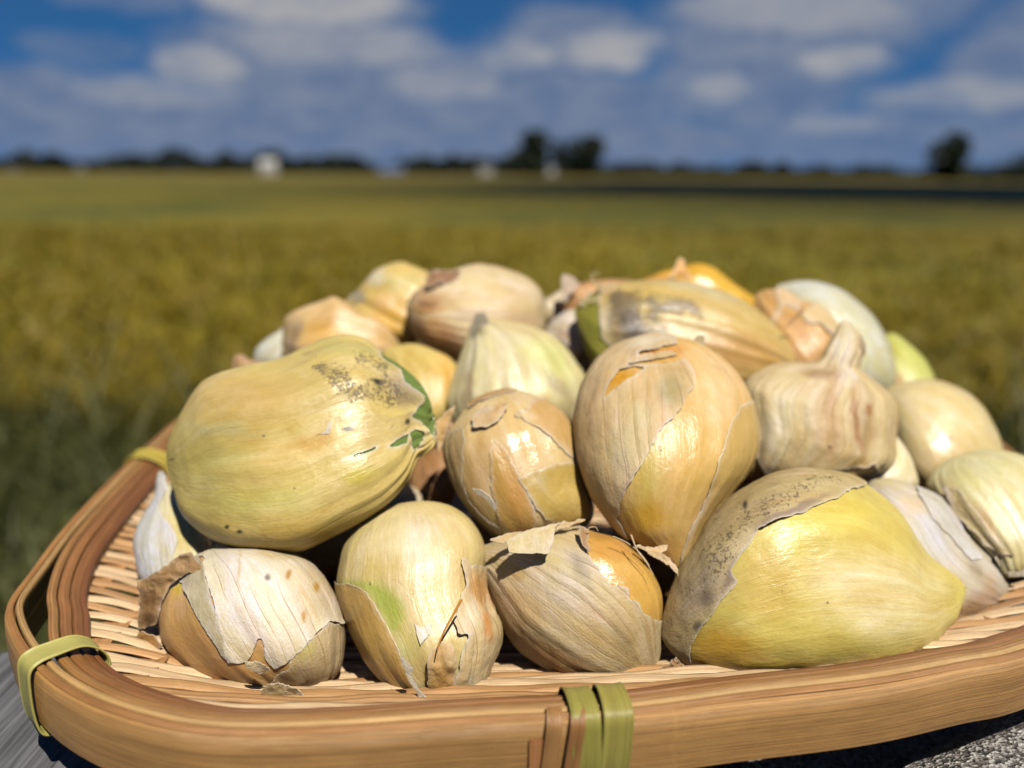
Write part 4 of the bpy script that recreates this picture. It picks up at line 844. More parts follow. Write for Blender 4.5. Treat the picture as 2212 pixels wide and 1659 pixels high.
skin(k, [(150, 600), (330, 430), (430, 370), (600, 320), (800, 300), (950, 250), (1040, 180), (1160, 130), (1300, 110), (1420, 130), (1510, 230), (1560, 320), (1640, 370), (1690, 460), (1820, 560), (1790, 620), (1750, 670), (1720, 690), (1800, 735), (1840, 790), (1900, 860), (1850, 950), (1780, 1000), (1730, 1120), (1620, 1260), (1500, 1380), (1340, 1460), (1180, 1550), (1030, 1620), (900, 1650), (740, 1650), (550, 1610), (400, 1550), (280, 1450), (180, 1340), (120, 1210), (70, 1080), (50, 980), (60, 870), (110, 740)], c(222, 194, 116),
     [('b', (700, 560, 520, 170, -5), c(208, 172, 104), .85), ('b', (420, 1000, 330, 260, 0), c(204, 192, 118), .7), ('b', (560, 780, 330, 60, 3), c(214, 202, 148), .6), ('b', (1250, 560, 420, 300, 20), c(212, 186, 118), .7), ('b', (1100, 860, 260, 70, -4), c(206, 160, 70), .7), ('b', (1380, 1080, 130, 60, -20), c(196, 180, 30), .7), ('b', (900, 1480, 560, 90, -8), c(200, 164, 78), .75), ('b', (700, 1250, 480, 130, -5), c(204, 196, 110), .6), ('b', (1300, 240, 250, 60, 8), c(196, 184, 112), .6), ('b', (1680, 520, 120, 170, -35), c(172, 150, 124), .75), ('b', (220, 1350, 60, 200, -20), c(170, 150, 110), .5),
      ('s', ([(950, 250), (1350, 180), (1560, 300), (1720, 470), (1810, 560), (1740, 680), (1500, 700), (1300, 640), (1150, 500)], 1.12, 0), SOIL, 1), ('s', ([(1150, 640), (1750, 640), (1800, 760), (1500, 860), (1200, 800)], .7, 0), SOIL, 1), ('b', (1510, 465, 55, 36, 35), c(48, 44, 42), .95, 5, 9), ('b', (1310, 782, 60, 18, 0), c(64, 56, 48), .9, 5, 5), ('b', (1706, 728, 22, 26, 0), c(52, 50, 46), .95, 5, 3), ('b', (522, 1416, 18, 16, 0), c(56, 56, 40), .95, 5, 2), ('b', (603, 1446, 26, 14, 0), c(56, 56, 40), .95, 5, 2), ('b', (152, 976, 30, 8, -15), c(70, 84, 40), .9, 5, 2), ('b', (765, 820, 12, 14, 0), c(110, 110, 80), .9, 5, 2)],
     holes=[[(1570, 900), (1640, 845), (1720, 800), (1700, 870), (1640, 890)], [(1715, 800), (1760, 775), (1810, 800), (1805, 850), (1740, 915), (1725, 860)], [(1270, 985), (1380, 935), (1510, 890), (1480, 920), (1390, 955)]], lift=.06, curl=.09, cw=6, rag=4, crk=.02, m_=M_HUSK, name='yellow_husk', res=(320, 320))
flap(k, 'R5', [(1150, 640), (1165, 680), (1200, 705), (1200, 760), (1185, 810), (1110, 810), (1170, 780), (1180, 730), (1150, 690)], 17.2, c(220, 206, 184), amp=.08, seed=2, rag=2)

# 6 middle glossy clove
k = clove('middle_gloss', 'round glossy clove in the middle of the heap, half peeled with strips of tan skin', 'R6',
    [(500, 480), (600, 490), (700, 520), (780, 560), (870, 640), (940, 760), (985, 900), (1000, 1050), (1040, 1180), (1050, 1290), (980, 1370), (850, 1400), (700, 1410), (560, 1425), (450, 1420), (370, 1360), (290, 1270), (210, 1160), (150, 1040), (110, 900), (130, 780), (200, 680), (290, 570), (400, 510)],
    (420, 540), (640, 1420), 19.7, 19.5, c(214, 190, 142), [('b', (330, 1000, 130, 300, 0), c(196, 160, 108), .7), ('b', (600, 780, 260, 230, 30), c(218, 194, 150), .6), ('b', (560, 1280, 200, 110, 10), c(198, 176, 92), .8)], m_=M_GLOSS, res=HI, thick=.92, seed=6, rid=.05, lump=.05, flat=.8)
skin(k, [(415, 880), (450, 820), (520, 870), (580, 1000), (640, 1130), (680, 1230), (700, 1320), (660, 1400), (560, 1430), (480, 1330), (430, 1150)], c(206, 162, 86), [('b', (560, 1180, 80, 200, -20), c(202, 146, 70), .7)], lift=0.014, curl=0.05, cw=5, rag=5, m_=M_HUSK, name='tan_strip')
skin(k, [(590, 1050), (700, 1000), (830, 960), (990, 940), (1060, 1200), (1040, 1330), (880, 1370), (760, 1300), (690, 1210), (640, 1130)], c(208, 172, 92), [('b', (720, 1080, 90, 60, 20), c(222, 198, 140), .6)], lift=0.014, curl=0.05, cw=5, rag=5, m_=M_GLOSS, name='tan_strip', crk=.05)
skin(k, [(560, 650), (640, 620), (700, 560), (790, 520), (920, 650), (1010, 860), (1040, 1000), (1000, 1000), (900, 900), (840, 840), (780, 760), (690, 720)], c(206, 168, 106), [('b', (640, 660, 90, 40, 20), c(226, 204, 164), .8), ('b', (880, 900, 40, 140, -25), c(220, 190, 140), .8)], lift=0.014, curl=0.05, cw=7, rag=6, name='orange_strip')
skin(k, [(140, 760), (240, 730), (255, 820), (245, 960), (240, 1060), (290, 1180), (360, 1280), (470, 1360), (500, 1430), (380, 1430), (250, 1260), (120, 1060), (70, 900)], c(206, 180, 132), [('b', (200, 900, 60, 160, 0), c(196, 164, 116), .6)], lift=0.014, curl=0.05, rag=6, name='papery_strip')
skin(k, [(270, 570), (400, 495), (520, 470), (600, 480), (560, 500), (440, 520), (340, 570), (280, 620)], c(196, 150, 84), lift=0.014, curl=0.05, rag=4, name='papery_strip')
skin(k, [(310, 690), (370, 640), (430, 620), (510, 590), (510, 650), (470, 710), (400, 740), (330, 740)], c(206, 180, 140), [('b', (470, 630, 50, 40, -30), c(206, 160, 96), .8), ('b', (455, 750, 14, 14, 0), c(90, 50, 20), .9, 4, 2)], lift=.04, curl=.05, crk=.16, rag=7, m_=M_DRY, name='root_scar')
flap(k, 'R6', [(300, 1115), (350, 1120), (420, 1170), (440, 1220), (460, 1280), (430, 1230), (390, 1180), (330, 1150)], 17.95, c(232, 224, 206), amp=.06, seed=2, rag=3, tilt=(-.8, .6))
flap(k, 'R6', [(65, 690), (110, 660), (140, 620), (190, 590), (180, 640), (140, 720), (110, 830), (85, 900), (75, 800)], 19.5, c(200, 164, 104), amp=.2, seed=5, freq=2.5, tilt=(.5, 0))

# 7 upright clove right of the middle
k = clove('centre_upright', 'tall egg-shaped clove, point downward, with silvery peeling skin on its left side', 'R6',
    [(1100, 290), (1200, 220), (1330, 170), (1450, 140), (1560, 150), (1680, 170), (1800, 230), (1900, 300), (1980, 380), (2050, 500), (2090, 640), (2105, 780), (2090, 900), (2030, 1020), (1950, 1120), (1860, 1230), (1780, 1340), (1700, 1480), (1645, 1600), (1600, 1645), (1530, 1600), (1440, 1540), (1340, 1460), (1240, 1400), (1140, 1280), (1060, 1160), (1000, 1020), (960, 880), (950, 720), (965, 580), (1000, 450), (1050, 360)],
    (1480, 140), (1600, 1640), 19.7, 18.5, c(212, 176, 108), [('b', (1780, 500, 260, 330, -10), c(222, 190, 142), .85), ('b', (1680, 900, 130, 360, 5), c(208, 172, 90), .7), ('b', (1420, 1020, 140, 260, 10), c(190, 172, 84), .7), ('b', (1400, 1300, 150, 150, 10), c(206, 162, 44), .85), ('b', (1230, 430, 120, 60, -30), c(206, 150, 40), .95), ('b', (1450, 270, 250, 50, -15), c(208, 146, 70), .9), ('b', (1500, 1500, 160, 120, 0), c(204, 154, 84), .7)], m_=M_FLESH, res=HI, thick=.86, seed=7, rid=.06, pw=2.8, flat=.8)
skin(k, [(1460, 120), (1570, 140), (1600, 205), (1480, 235), (1340, 275), (1420, 270), (1560, 250), (1590, 275), (1400, 310), (1290, 335), (1400, 340), (1520, 330), (1640, 305), (1700, 370), (1690, 480), (1600, 640), (1480, 760), (1400, 900), (1340, 1020), (1280, 1130), (1235, 1200), (1230, 1300), (1290, 1430), (1200, 1400), (1090, 1280), (1010, 1160), (950, 1020), (900, 880), (890, 720), (910, 560), (960, 420), (1060, 280), (1200, 180), (1330, 130)], c(218, 190, 146),
     [('b', (1280, 850, 150, 260, 20), c(204, 188, 142), .7), ('b', (1560, 500, 120, 130, 20), c(176, 164, 126), .8), ('b', (1350, 640, 110, 90, 20), c(218, 204, 160), .7), ('b', (1050, 700, 70, 300, 5), c(212, 178, 130), .9), ('b', (1120, 1250, 120, 160, -30), c(212, 180, 134), .7), ('b', (1450, 190, 180, 40, -10), c(226, 212, 188), .8)], holes=[[(1135, 545), (1150, 480), (1230, 370), (1320, 345), (1400, 355), (1300, 430), (1200, 490)]], lift=.05, curl=.13, cw=8, rag=5, crk=.05, name='silvery_skin', label='silvery torn skin', res=(300, 300))
skin(k, [(2100, 540), (1990, 590), (1930, 700), (1885, 850), (1830, 1030), (1740, 1240), (1645, 1420), (1615, 1540), (1600, 1680), (1720, 1520), (1820, 1350), (1900, 1240), (2000, 1130), (2090, 1020), (2150, 880), (2150, 720)], c(210, 172, 100), [('b', (2000, 750, 60, 200, 15), c(218, 178, 104), .6)], lift=0.012, curl=0.05, cw=6, rag=4, m_=M_HUSK, name='tan_strip')
flap(k, 'R6', [(1340, 1475), (1440, 1480), (1540, 1465), (1525, 1500), (1500, 1520), (1590, 1600), (1600, 1660), (1540, 1600), (1440, 1540)], 17.75, c(216, 186, 140), amp=.16, seed=2, freq=2)
fibre(k, 'R6', [(1260, 200), (1130, 260), (1050, 350), (1010, 450), (995, 560)], (19.6, 18.9), .03, c(190, 160, 110))
flap(k, 'R6', [(1690, 180), (1720, 140), (1765, 135), (1770, 200), (1740, 230)], 19.6, c(190, 170, 130), amp=.1, seed=6)

# 8 crumpled papery clove
k = clove('crumpled', 'crumpled beige papery clove with a ragged white neck standing up behind the large yellow clove', 'Q1',
    [(130, 720), (250, 630), (410, 592), (560, 600), (640, 565), (690, 480), (735, 390), (790, 305), (860, 370), (910, 480), (880, 570), (865, 640), (930, 690), (1010, 750), (1100, 850), (1112, 950), (1100, 1100), (1090, 1240), (1000, 1300), (800, 1400), (500, 1430), (280, 1420), (160, 1340), (130, 1200), (150, 1000), (125, 830)],
    (480, 1430), (805, 310), 21.4, 21.9, c(206, 172, 116), [('b', (500, 1380, 400, 120, 0), c(150, 108, 66), .8)], m_=M_HUSK, res=(200, 200), thick=.62, seed=8, rid=.09, lump=.06, pleat=.075, npl=11, flat=.6, up=.15)
skin(k, [(60, 720), (250, 590), (410, 565), (560, 570), (620, 540), (670, 470), (740, 350), (800, 280), (890, 380), (930, 500), (890, 570), (890, 620), (1000, 700), (1140, 830), (1150, 950), (1130, 1250), (1020, 1310), (980, 1250), (910, 1270), (780, 1290), (600, 1350), (300, 1350), (180, 1180), (80, 1000), (60, 800)], c(216, 194, 150),
     [('st', (2.0, .12), c(192, 154, 106), .6), ('st', (5.5, .25), c(170, 126, 80), .5), ('b', (380, 1000, 120, 300, 10), c(224, 212, 178), .8), ('b', (520, 1080, 70, 260, 5), c(222, 206, 168), .6), ('b', (700, 950, 70, 340, 0), c(190, 146, 96), .6), ('b', (860, 980, 30, 260, -8), c(164, 112, 62), .75), ('b', (640, 650, 150, 50, 10), c(160, 122, 84), .7), ('b', (790, 480, 60, 170, 15), c(236, 224, 200), .95), ('b', (905, 480, 16, 90, -8), c(130, 100, 70), .7, 6, 8), ('b', (800, 690, 70, 90, 0), c(232, 220, 198), .8), ('b', (950, 900, 36, 40, 0), c(170, 90, 30), .7), ('b', (940, 1060, 70, 160, 10), c(160, 120, 76), .5), ('b', (1060, 1080, 40, 180, 0), c(214, 192, 144), .7), ('b', (690, 1140, 14, 14, 0), c(80, 66, 44), .9, 4, 2), ('b', (880, 1250, 120, 50, 0), c(210, 170, 96), .6)], lift=.03, curl=.10, rag=6, crk=.05, m_=M_PAPER, res=(280, 280))

# 9 .. behind
k = clove('pale_pointed', 'pale greenish white clove with its grey point up behind the glossy middle clove', 'Q2',
    [(1450, 470), (1500, 435), (1640, 440), (1780, 470), (1900, 515), (2000, 590), (2080, 700), (2130, 790), (2130, 920), (2060, 1080), (1700, 1150), (1400, 1100), (1310, 960), (1330, 820), (1385, 660), (1425, 550)],
    (1720, 1140), (1480, 440), 23.2, 23.6, c(216, 206, 164), [('st', (6.0, .2), c(160, 130, 90), .5), ('b', (1900, 700, 220, 160, 40), c(200, 204, 130), .7), ('b', (1700, 480, 200, 60, 10), c(206, 186, 134), .7), ('b', (1480, 500, 60, 50, 0), c(116, 104, 84), .85), ('b', (1420, 850, 40, 160, 10), c(178, 152, 124), .6), ('b', (1950, 840, 130, 50, 45), c(150, 130, 108), .55), ('b', (1800, 740, 120, 60, 40), c(204, 178, 146), .5)], m_=M_HUSK, res=(140, 150), thick=.85, seed=9, rid=.06, pleat=.06, npl=20)
flap(k, 'Q2', [(1440, 545), (1455, 460), (1480, 400), (1530, 395), (1560, 470), (1530, 480), (1480, 490)], 23.1, c(150, 140, 122), amp=.12, seed=4, name='dry_tip', label='grey dried tip')
k = clove('long_dirty', 'long yellow tan clove blotched with black soil, green at its left end', 'Q3',
    [(390, 225), (480, 205), (600, 188), (750, 185), (900, 210), (1050, 260), (1180, 330), (1290, 420), (1360, 500), (1410, 610), (1370, 700), (1200, 760), (1000, 760), (750, 720), (550, 680), (400, 660), (335, 590), (300, 500), (270, 400), (262, 330), (320, 280)],
    (1410, 620), (280, 380), 25.0, 25.0, c(150, 146, 56), [('b', (330, 450, 60, 160, 10), c(140, 140, 50), .8)], m_=M_HUSK, res=(120, 130), thick=.8, seed=10, rid=.09)
skin(k, [(385, 180), (480, 170), (600, 150), (750, 140), (920, 170), (1080, 220), (1210, 290), (1330, 390), (1410, 480), (1460, 610), (1400, 740), (1200, 800), (900, 780), (600, 720), (480, 560), (420, 505), (400, 480), (390, 400), (385, 300)], c(212, 180, 110),
     [('p', [(430, 400), (480, 270), (640, 290), (720, 330), (600, 350), (580, 400), (700, 440), (780, 500), (640, 540), (520, 520), (440, 500)], c(110, 96, 80), .5, 14, 30), ('b', (520, 330, 90, 50, 20), c(92, 80, 66), .8, 6, 26), ('b', (470, 300, 60, 40, 0), c(104, 90, 74), .7, 6, 26), ('b', (700, 430, 60, 40, -20), c(96, 82, 66), .7, 6, 26), ('b', (1100, 560, 330, 130, 10), c(208, 160, 94), .8), ('b', (650, 330, 260, 130, 0), c(206, 176, 88), .7), ('b', (950, 240, 330, 40, 12), c(214, 200, 160), .7), ('b', (430, 400, 50, 120, 5), c(206, 188, 146), .8), ('b', (560, 430, 75, 90, 10), c(86, 74, 66), .85, 6, 22), ('b', (620, 480, 130, 45, -5), c(90, 78, 66), .8, 6, 22), ('b', (680, 310, 90, 16, 25), c(110, 90, 60), .7, 6, 12), ('b', (520, 250, 130, 24, -5), c(116, 96, 70), .7, 6, 12), ('s', ([(390, 220), (900, 210), (960, 480), (700, 560), (420, 520)], 1.5, 0), SOIL, 1)], lift=.05, curl=.06, rag=4, m_=M_HUSK, name='soiled_husk')
fibre(k, 'Q3', [(470, 220), (400, 215), (360, 190), (348, 160), (365, 148), (385, 155)], (24.6, 24.4), .07, c(206, 180, 130)); flap(k, 'Q3', [(390, 220), (450, 200), (490, 215), (430, 260), (380, 290), (330, 300), (400, 260)], 24.4, c(190, 164, 116), amp=.15, seed=3, name='dry_tip'); flap(k, 'Q3', [(285, 310), (300, 270), (325, 285), (330, 240), (345, 260), (350, 300), (300, 320)], 24.7, c(160, 150, 90), amp=.15, seed=5)
k = clove('rooted', 'striped tan clove at the back with its brown shrivelled root end facing left', 'Q2',
    [(1075, 370), (1105, 290), (1180, 235), (1260, 180), (1380, 140), (1500, 112), (1640, 135), (1780, 180), (1860, 260), (1890, 360), (1895, 480), (1820, 620), (1640, 700), (1450, 710), (1300, 650), (1180, 590), (1100, 500)],
    (1090, 400), (1895, 400), 25.6, 27.0, c(222, 202, 162), [('b', (1250, 540, 240, 110, 20), c(160, 104, 58), .85), ('b', (1190, 330, 140, 120, 0), c(184, 140, 94), .8), ('b', (1230, 460, 80, 110, 30), c(204, 166, 116), .7), ('b', (1650, 280, 200, 90, 10), c(222, 196, 150), .6), ('st', (6.0, .15), c(176, 132, 78), .6), ('st', (4.0, .2), c(230, 212, 176), .6), ('b', (1750, 450, 140, 120, 10), c(200, 164, 104), .6), ('b', (1190, 345, 80, 26, 5), c(120, 80, 50), .7)], m_=M_PAPER, res=(140, 150), thick=.95, seed=11, rid=.07, pleat=.05, npl=34, lump=.12)
flap(k, 'Q2', [(1185, 245), (1200, 160), (1270, 145), (1350, 150), (1395, 150), (1370, 200), (1320, 240), (1260, 220), (1220, 250)], 25.0, c(152, 114, 82), amp=.3, seed=2, freq=2.5, name='root_stub', label='brown dried root stub')
k = clove('back_left', 'yellow clove with a grey flap of skin, highest at the left of the heap', 'Q2',
    [(720, 310), (790, 260), (870, 160), (950, 120), (1040, 98), (1120, 125), (1220, 180), (1260, 300), (1200, 450), (1120, 570), (1000, 590), (880, 540), (780, 450), (720, 380)],
    (760, 330), (1150, 520), 27.6, 27.6, c(212, 186, 116), [('b', (1030, 210, 150, 60, -10), c(194, 182, 124), .8), ('b', (1000, 430, 150, 130, 0), c(216, 170, 70), .8), ('b', (940, 340, 70, 60, 0), c(220, 184, 130), .7), ('b', (780, 300, 60, 60, 0), c(160, 164, 160), .7), ('b', (900, 190, 60, 50, -30), c(206, 200, 176), .8)], m_=M_HUSK, res=(90, 100), seed=12, rid=.08, pleat=.07, npl=9, flat=.65)
k2 = clove('left_tan', 'tan orange papery clove behind the top of the big yellow clove', 'Q2',
    [(360, 420), (470, 360), (560, 330), (640, 300), (710, 330), (790, 390), (900, 430), (990, 520), (1030, 620), (900, 700), (650, 740), (420, 720), (340, 640), (345, 500)],
    (380, 560), (1010, 600), 26.2, 26.2, c(212, 182, 130), [('b', (560, 500, 130, 130, 20), c(214, 174, 96), .8), ('b', (640, 400, 140, 80, 0), c(204, 166, 112), .7), ('b', (850, 520, 170, 120, 20), c(200, 162, 98), .7), ('b', (400, 540, 50, 130, 10), c(150, 132, 112), .8)], m_=M_HUSK, res=(90, 100), seed=13, rid=.08, pleat=.08, npl=8, flat=.6, ridge=.15, rth=1.2)
clove('left_white_wedge', 'narrow white wedge of clove at the left end of the back row', 'Q2', [(175, 620), (240, 550), (330, 490), (400, 420), (450, 410), (470, 560), (400, 700), (260, 740), (175, 700)], (190, 680), (430, 420), 26.9, 27.0, c(204, 204, 190), [('b', (380, 520, 50, 120, 20), c(190, 182, 160), .6)], res=(70, 80), seed=14, rid=.09)
clove('left_dry_bit', 'dry brownish tip of a clove peeping over the left shoulder of the big yellow clove', 'Q2', [(40, 700), (55, 650), (100, 648), (150, 680), (260, 700), (330, 760), (250, 830), (100, 800), (50, 750)], (50, 670), (320, 780), 24.6, 24.6, c(190, 156, 116), m_=M_PAPER, res=(60, 70), seed=15, rid=.05)
clove('under_rooted', 'pale yellow orange clove between the big yellow clove and the pale pointed one', 'Q2', [(930, 640), (1040, 590), (1150, 588), (1250, 625), (1330, 670), (1390, 760), (1370, 920), (1290, 1060), (1220, 1100), (1080, 1020), (980, 860)], (1110, 590), (1230, 1090), 24.2, 23.4, c(208, 186, 112), [('b', (1300, 760, 70, 150, 0), c(212, 164, 80), .8), ('b', (1230, 900, 60, 120, 0), c(218, 186, 120), .6)], m_=M_HUSK, res=(90, 100), seed=16, rid=.09)
k = clove('back_orange', 'bright orange yellow clove with a small upright spike at the top of the heap', 'Q3', [(590, 200), (680, 150), (760, 125), (850, 105), (920, 98), (1000, 125), (1070, 175), (1140, 225), (1215, 285), (1230, 340), (1150, 400), (950, 380), (750, 330), (620, 270)], (600, 230), (1225, 320), 28.2, 28.2, c(216, 168, 56), [('b', (1050, 230, 180, 60, 30), c(222, 182, 64), .8), ('b', (690, 190, 80, 60, -20), c(206, 150, 60), .7)], m_=M_GLOSS, res=(90, 100), seed=17, rid=.09, lump=.1)
flap(k, 'Q3', [(730, 180), (775, 135), (790, 90), (805, 68), (830, 85), (830, 125), (870, 160), (830, 175), (790, 165)], 26.9, c(206, 148, 56), amp=.2, seed=3, freq=2, name='dry_tip', m_=M_HUSK)
k = clove('right_orange', 'orange brown clove with cracked pale skin behind the crumpled papery clove', 'Q1', [(205, 130), (300, 98), (400, 120), (500, 180), (600, 200), (690, 260), (750, 340), (780, 450), (740, 580), (640, 660), (480, 680), (360, 580), (260, 400), (200, 250)], (260, 130), (640, 660), 26.4, 25.4, c(206, 166, 108), [('b', (520, 450, 180, 150, 30), c(200, 150, 86), .7)], m_=M_HUSK, res=(100, 110), seed=18, rid=.09)
skin(k, [(330, 90), (420, 100), (520, 160), (480, 240), (400, 200), (330, 330), (300, 300), (360, 190)], c(218, 186, 138), lift=.04, curl=.1, rag=6, res=(120, 120)); skin(k, [(500, 260), (600, 180), (700, 240), (790, 350), (780, 480), (700, 400), (620, 330), (540, 320)], c(222, 194, 146), lift=.05, curl=.12, rag=6, res=(120, 120))
fibre(k, 'Q1', [(520, 230), (460, 290), (400, 350)], 24.1, .05, c(170, 126, 80))
k = clove('right_white', 'big smooth milky white clove at the back right of the heap', 'Q1', [(330, 100), (420, 52), (550, 38), (680, 60), (800, 110), (900, 190), (980, 270), (1050, 370), (1100, 480), (1130, 600), (1125, 720), (1040, 800), (880, 800), (650, 700), (450, 480), (340, 260)], (360, 110), (1100, 770), 27.6, 26.8, c(206, 204, 180), [('b', (900, 620, 200, 130, 30), c(196, 194, 136), .7), ('b', (1030, 600, 50, 90, 0), c(190, 168, 100), .7), ('b', (560, 120, 200, 60, 10), c(202, 206, 200), .7)], m_=M_GLOSS, res=(110, 120), seed=19, rid=.012, lump=.04)
skin(k, [(930, 660), (960, 560), (1000, 470), (1090, 440), (1180, 560), (1170, 740), (1090, 790), (1000, 770)], c(206, 200, 160), lift=.05, curl=.06, rag=3, res=(120, 120))
clove('right_green', 'smooth lime green clove peeping out at the far right of the heap', 'Q1', [(1040, 420), (1110, 385), (1180, 425), (1270, 500), (1340, 580), (1392, 690), (1390, 800), (1250, 850), (1080, 800), (1010, 600)], (1060, 420), (1380, 800), 28.2, 27.4, c(192, 194, 104), [('b', (1150, 720, 140, 80, 0), c(184, 180, 100), .7)], m_=M_FLESH, res=(80, 90), seed=20, rid=.012)
k = clove('right_round', 'round glossy cream clove at right with a small grey scar in its side', 'Q1', [(1040, 790), (1120, 730), (1250, 695), (1400, 692), (1520, 728), (1640, 800), (1730, 890), (1790, 1000), (1830, 1090), (1850, 1190), (1830, 1330), (1700, 1430), (1450, 1460), (1280, 1420), (1170, 1300), (1100, 1100), (1050, 900)], (1830, 1250), (1080, 780), 24.2, 24.8, c(218, 200, 150), [('b', (1500, 1000, 260, 200, 30), c(220, 202, 158), .6), ('b', (1300, 1250, 200, 120, 0), c(214, 190, 148), .6), ('b', (1465, 1085, 48, 22, 12), c(110, 96, 78), .95, 5, 4)], m_=M_GLOSS, res=(120, 130), seed=21, rid=.012, lump=.04, up=.36)
k = clove('right_edge', 'greenish white clove at the right edge with a ragged grey root end', 'R4', [(1640, 200), (1700, 100), (1800, 40), (1950, 0), (2100, 5), (2280, 70), (2400, 250), (2430, 500), (2350, 700), (2200, 750), (2070, 750), (2000, 660), (1900, 560), (1790, 440), (1700, 330)], (2150, 745), (1900, 5), 19.9, 21.6, c(212, 204, 158), [('b', (1830, 330, 90, 180, -30), c(196, 150, 86), .85), ('b', (2000, 480, 80, 200, -35), c(186, 146, 94), .8), ('b', (2080, 650, 60, 100, 0), c(140, 128, 108), .7), ('b', (1950, 150, 260, 100, -20), c(204, 198, 142), .7), ('b', (2150, 480, 120, 130, 0), c(222, 216, 186), .6)], m_=M_HUSK, res=(140, 150), seed=22, rid=.07, pleat=.05, npl=20)
skin(k, [(1760, 230), (1830, 250), (1900, 340), (2000, 470), (2080, 560), (2150, 620), (2060, 620), (1980, 560), (1900, 470), (1850, 400), (1800, 330)], c(206, 186, 138), lift=.06, curl=.15, rag=6, res=(150, 150))
flap(k, 'R4', [(2030, 640), (2060, 615), (2110, 640), (2160, 690), (2220, 700), (2230, 750), (2120, 745), (2080, 700)], 19.50, c(176, 164, 138), amp=.2, seed=3, freq=2.6, name='root_end')
clove('right_low_yellow', 'small yellow clove tip low at the right edge under the ragged root end', 'R4', [(2100, 840), (2180, 790), (2400, 740), (2520, 860), (2480, 980), (2330, 1000), (2200, 900)], (2110, 845), (2500, 880), 20.0, 20.6, c(206, 176, 76), res=(60, 70), seed=23, rid=.02)
k = clove('papery_right', 'thin lavender white papery clove tucked behind the right end of the large yellow clove', 'R4', [(1290, 200), (1420, 180), (1560, 220), (1690, 270), (1770, 340), (1840, 450), (1920, 550), (2010, 640), (2090, 730), (2122, 820), (2090, 910), (2020, 980), (1900, 1050), (1760, 1120), (1550, 1150), (1380, 1000), (1280, 700), (1230, 400)], (2080, 880), (1330, 190), 19.6, 20.0, c(206, 196, 180), [('b', (1900, 950, 260, 90, -25), c(168, 132, 100), .85), ('b', (1700, 520, 140, 200, -35), c(204, 202, 202), .7), ('b', (1560, 320, 100, 80, 20), c(222, 196, 160), .7), ('b', (1400, 210, 120, 40, 10), c(206, 190, 140), .7), ('b', (1920, 700, 40, 120, -30), c(140, 118, 84), .5), ('b', (2010, 830, 70, 110, 0), c(190, 158, 126), .7)], m_=M_PAPER, res=(170, 180), seed=24, rid=.06, pleat=.05, npl=26, thick=.7)
skin(k, [(1560, 200), (1690, 240), (1750, 330), (1830, 450), (1900, 560), (1960, 650), (1880, 640), (1800, 540), (1700, 430), (1620, 330)], c(206, 202, 198), lift=0.02, curl=0.06, rag=7, res=(150, 150))
clove('small_white', 'small bright cream wedge between the crumpled papery clove and the round glossy one', 'Q1', [(1105, 1050), (1160, 1100), (1220, 1190), (1260, 1290), (1275, 1400), (1150, 1480), (1000, 1440), (905, 1370), (920, 1300), (1030, 1200)], (1100, 1060), (1100, 1470), 21.9, 21.9, c(228, 216, 178), res=(80, 90), seed=25, rid=.03)
k = clove('left_white', 'white and cream clove tucked under the left side of the big yellow clove', 'Q4', [(1070, 480), (1130, 560), (1220, 660), (1330, 800), (1400, 950), (1380, 1100), (1250, 1200), (1080, 1250), (950, 1190), (910, 1060), (893, 930), (950, 790), (1030, 640), (1045, 530)], (1150, 1230), (1070, 490), 19.0, 20.6, c(214, 206, 170), [('b', (1200, 850, 100, 200, -25), c(206, 192, 126), .8)], m_=M_GLOSS, res=(110, 120), seed=26, rid=.015)
skin(k, [(1020, 440), (1090, 480), (1110, 600), (1060, 690), (1080, 780), (1130, 830), (1180, 930), (1150, 1040), (1100, 1280), (940, 1260), (860, 1060), (840, 920), (900, 780), (980, 640)], c(214, 212, 208), lift=.04, curl=.06, rag=3, res=(160, 160))
clove('gap_brown', 'shaded brown clove in the dark gap below the tip of the big yellow clove', 'R5', [(1740, 1000), (1840, 920), (1950, 910), (2030, 1020), (2040, 1180), (1960, 1290), (1820, 1300), (1720, 1180)], (1780, 1000), (1960, 1280), 22.2, 21.8, c(170, 128, 86), m_=M_PAPER, res=(80, 90), seed=27, rid=.05)
clove('gap_white', 'shaded white clove deep between the big yellow clove and the green streaked one', 'R2', [(330, 230), (430, 100), (540, 60), (640, 120), (680, 260), (600, 400), (440, 420), (340, 340)], (400, 380), (580, 80), 20.9, 21.3, c(206, 190, 160), m_=M_PAPER, res=(80, 90), seed=28, rid=.04)
clove('back_white', 'small white clove in the gap left of the long soil-blotched clove', 'Q3', [(105, 450), (150, 390), (250, 340), (310, 400), (340, 510), (290, 580), (190, 560), (130, 510)], (120, 460), (300, 540), 26.4, 26.0, c(224, 212, 196), [('b', (230, 480, 80, 50, 20), c(190, 150, 110), .6)], m_=M_PAPER, res=(80, 90), seed=29, rid=.09)
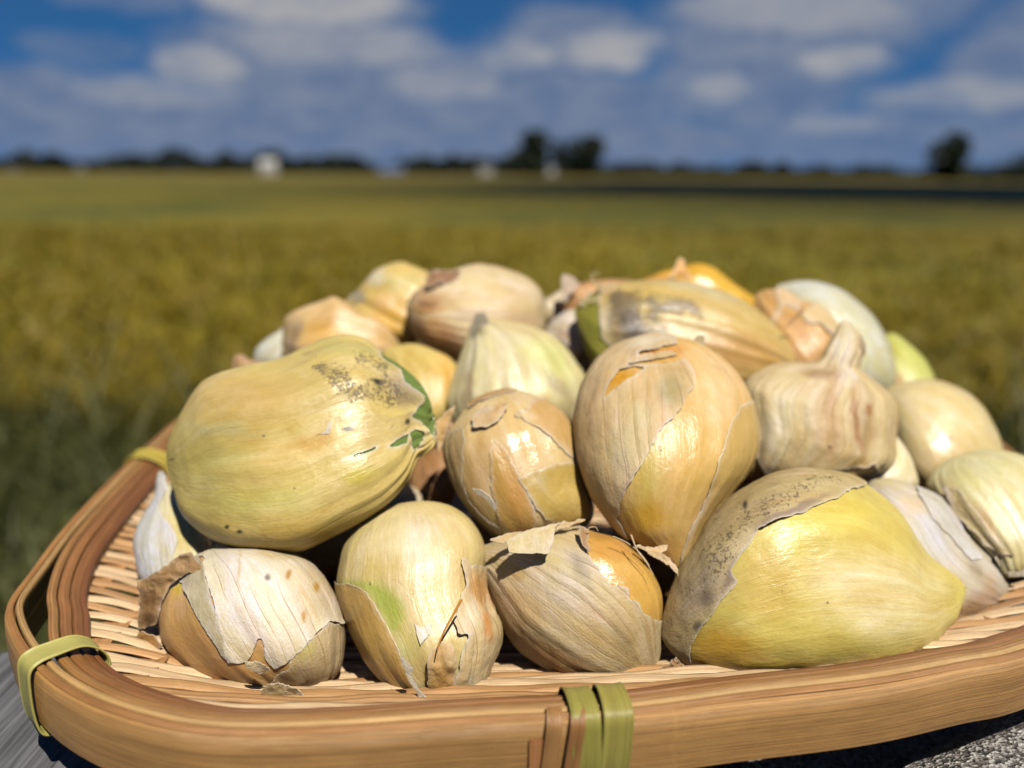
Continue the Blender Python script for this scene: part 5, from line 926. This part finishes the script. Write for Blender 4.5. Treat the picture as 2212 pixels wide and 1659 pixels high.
k = clove('back_brown', 'brown beige clove with pale dry tip behind the left end of the soil-blotched clove', 'Q3', [(180, 320), (200, 260), (260, 215), (360, 190), (480, 180), (600, 200), (640, 280), (540, 380), (380, 420), (240, 400)], (190, 320), (620, 260), 28.0, 28.4, c(196, 152, 102), [('b', (260, 320, 80, 50, 0), c(150, 108, 66), .7)], m_=M_HUSK, res=(80, 90), seed=30, rid=.09)
flap(k, 'Q3', [(190, 250), (190, 170), (205, 150), (260, 175), (280, 210), (240, 250), (200, 300)], 27.3, c(200, 180, 160), amp=.15, seed=3, name='dry_tip')
clove('back_cream', 'small cream clove against the field between the rooted clove and the brown beige one', 'Q3', [(90, 300), (140, 265), (200, 235), (230, 300), (210, 390), (140, 420), (90, 390)], (100, 400), (200, 240), 28.6, 28.6, c(216, 200, 170), res=(60, 70), seed=31, rid=.09)
# cloves lower in the heap that carry the upper ones, seen only through the gaps
for kx, (u, v, D, rx, ry, lab) in enumerate([(690, 1170, 22.6, 130, 90, 'shaded clove under the big yellow clove, seen over the front left clove'), (1090, 1170, 22.2, 110, 90, 'shaded clove low between the green streaked clove and the glossy middle clove'), (1400, 1200, 22.2, 110, 90, 'shaded clove in the black gap under the tall egg-shaped clove'), (1640, 1000, 24.0, 150, 120, 'shaded clove behind the tall egg-shaped clove, under the crumpled one'), (1280, 830, 27.0, 130, 110, 'shaded clove in the dark slot between the pale pointed and egg-shaped cloves'), (700, 820, 25.6, 110, 80, 'clove in the shade behind the big yellow clove, below the tan orange papery one'), (900, 830, 27.2, 120, 90, 'clove in the shade behind the big yellow clove, beneath the rooted one'), (1560, 820, 26.8, 130, 90, 'clove in the shade beneath the long soil-blotched clove'), (1850, 850, 27.0, 110, 80, 'clove in the shade beneath the big milky white clove')]):
    o_ = [(u+rx*math.cos(a)*(1+.1*math.sin(3*a+kx)), v+ry*math.sin(a)) for a in np.linspace(0, 2*np.pi, 13)[:-1]]
    clove('fill%d' % kx, lab, 'P', o_, (u-rx, v), (u+rx, v), D, D, c(190, 156, 106), m_=M_HUSK, res=(60, 70), seed=40+kx, rid=.04)
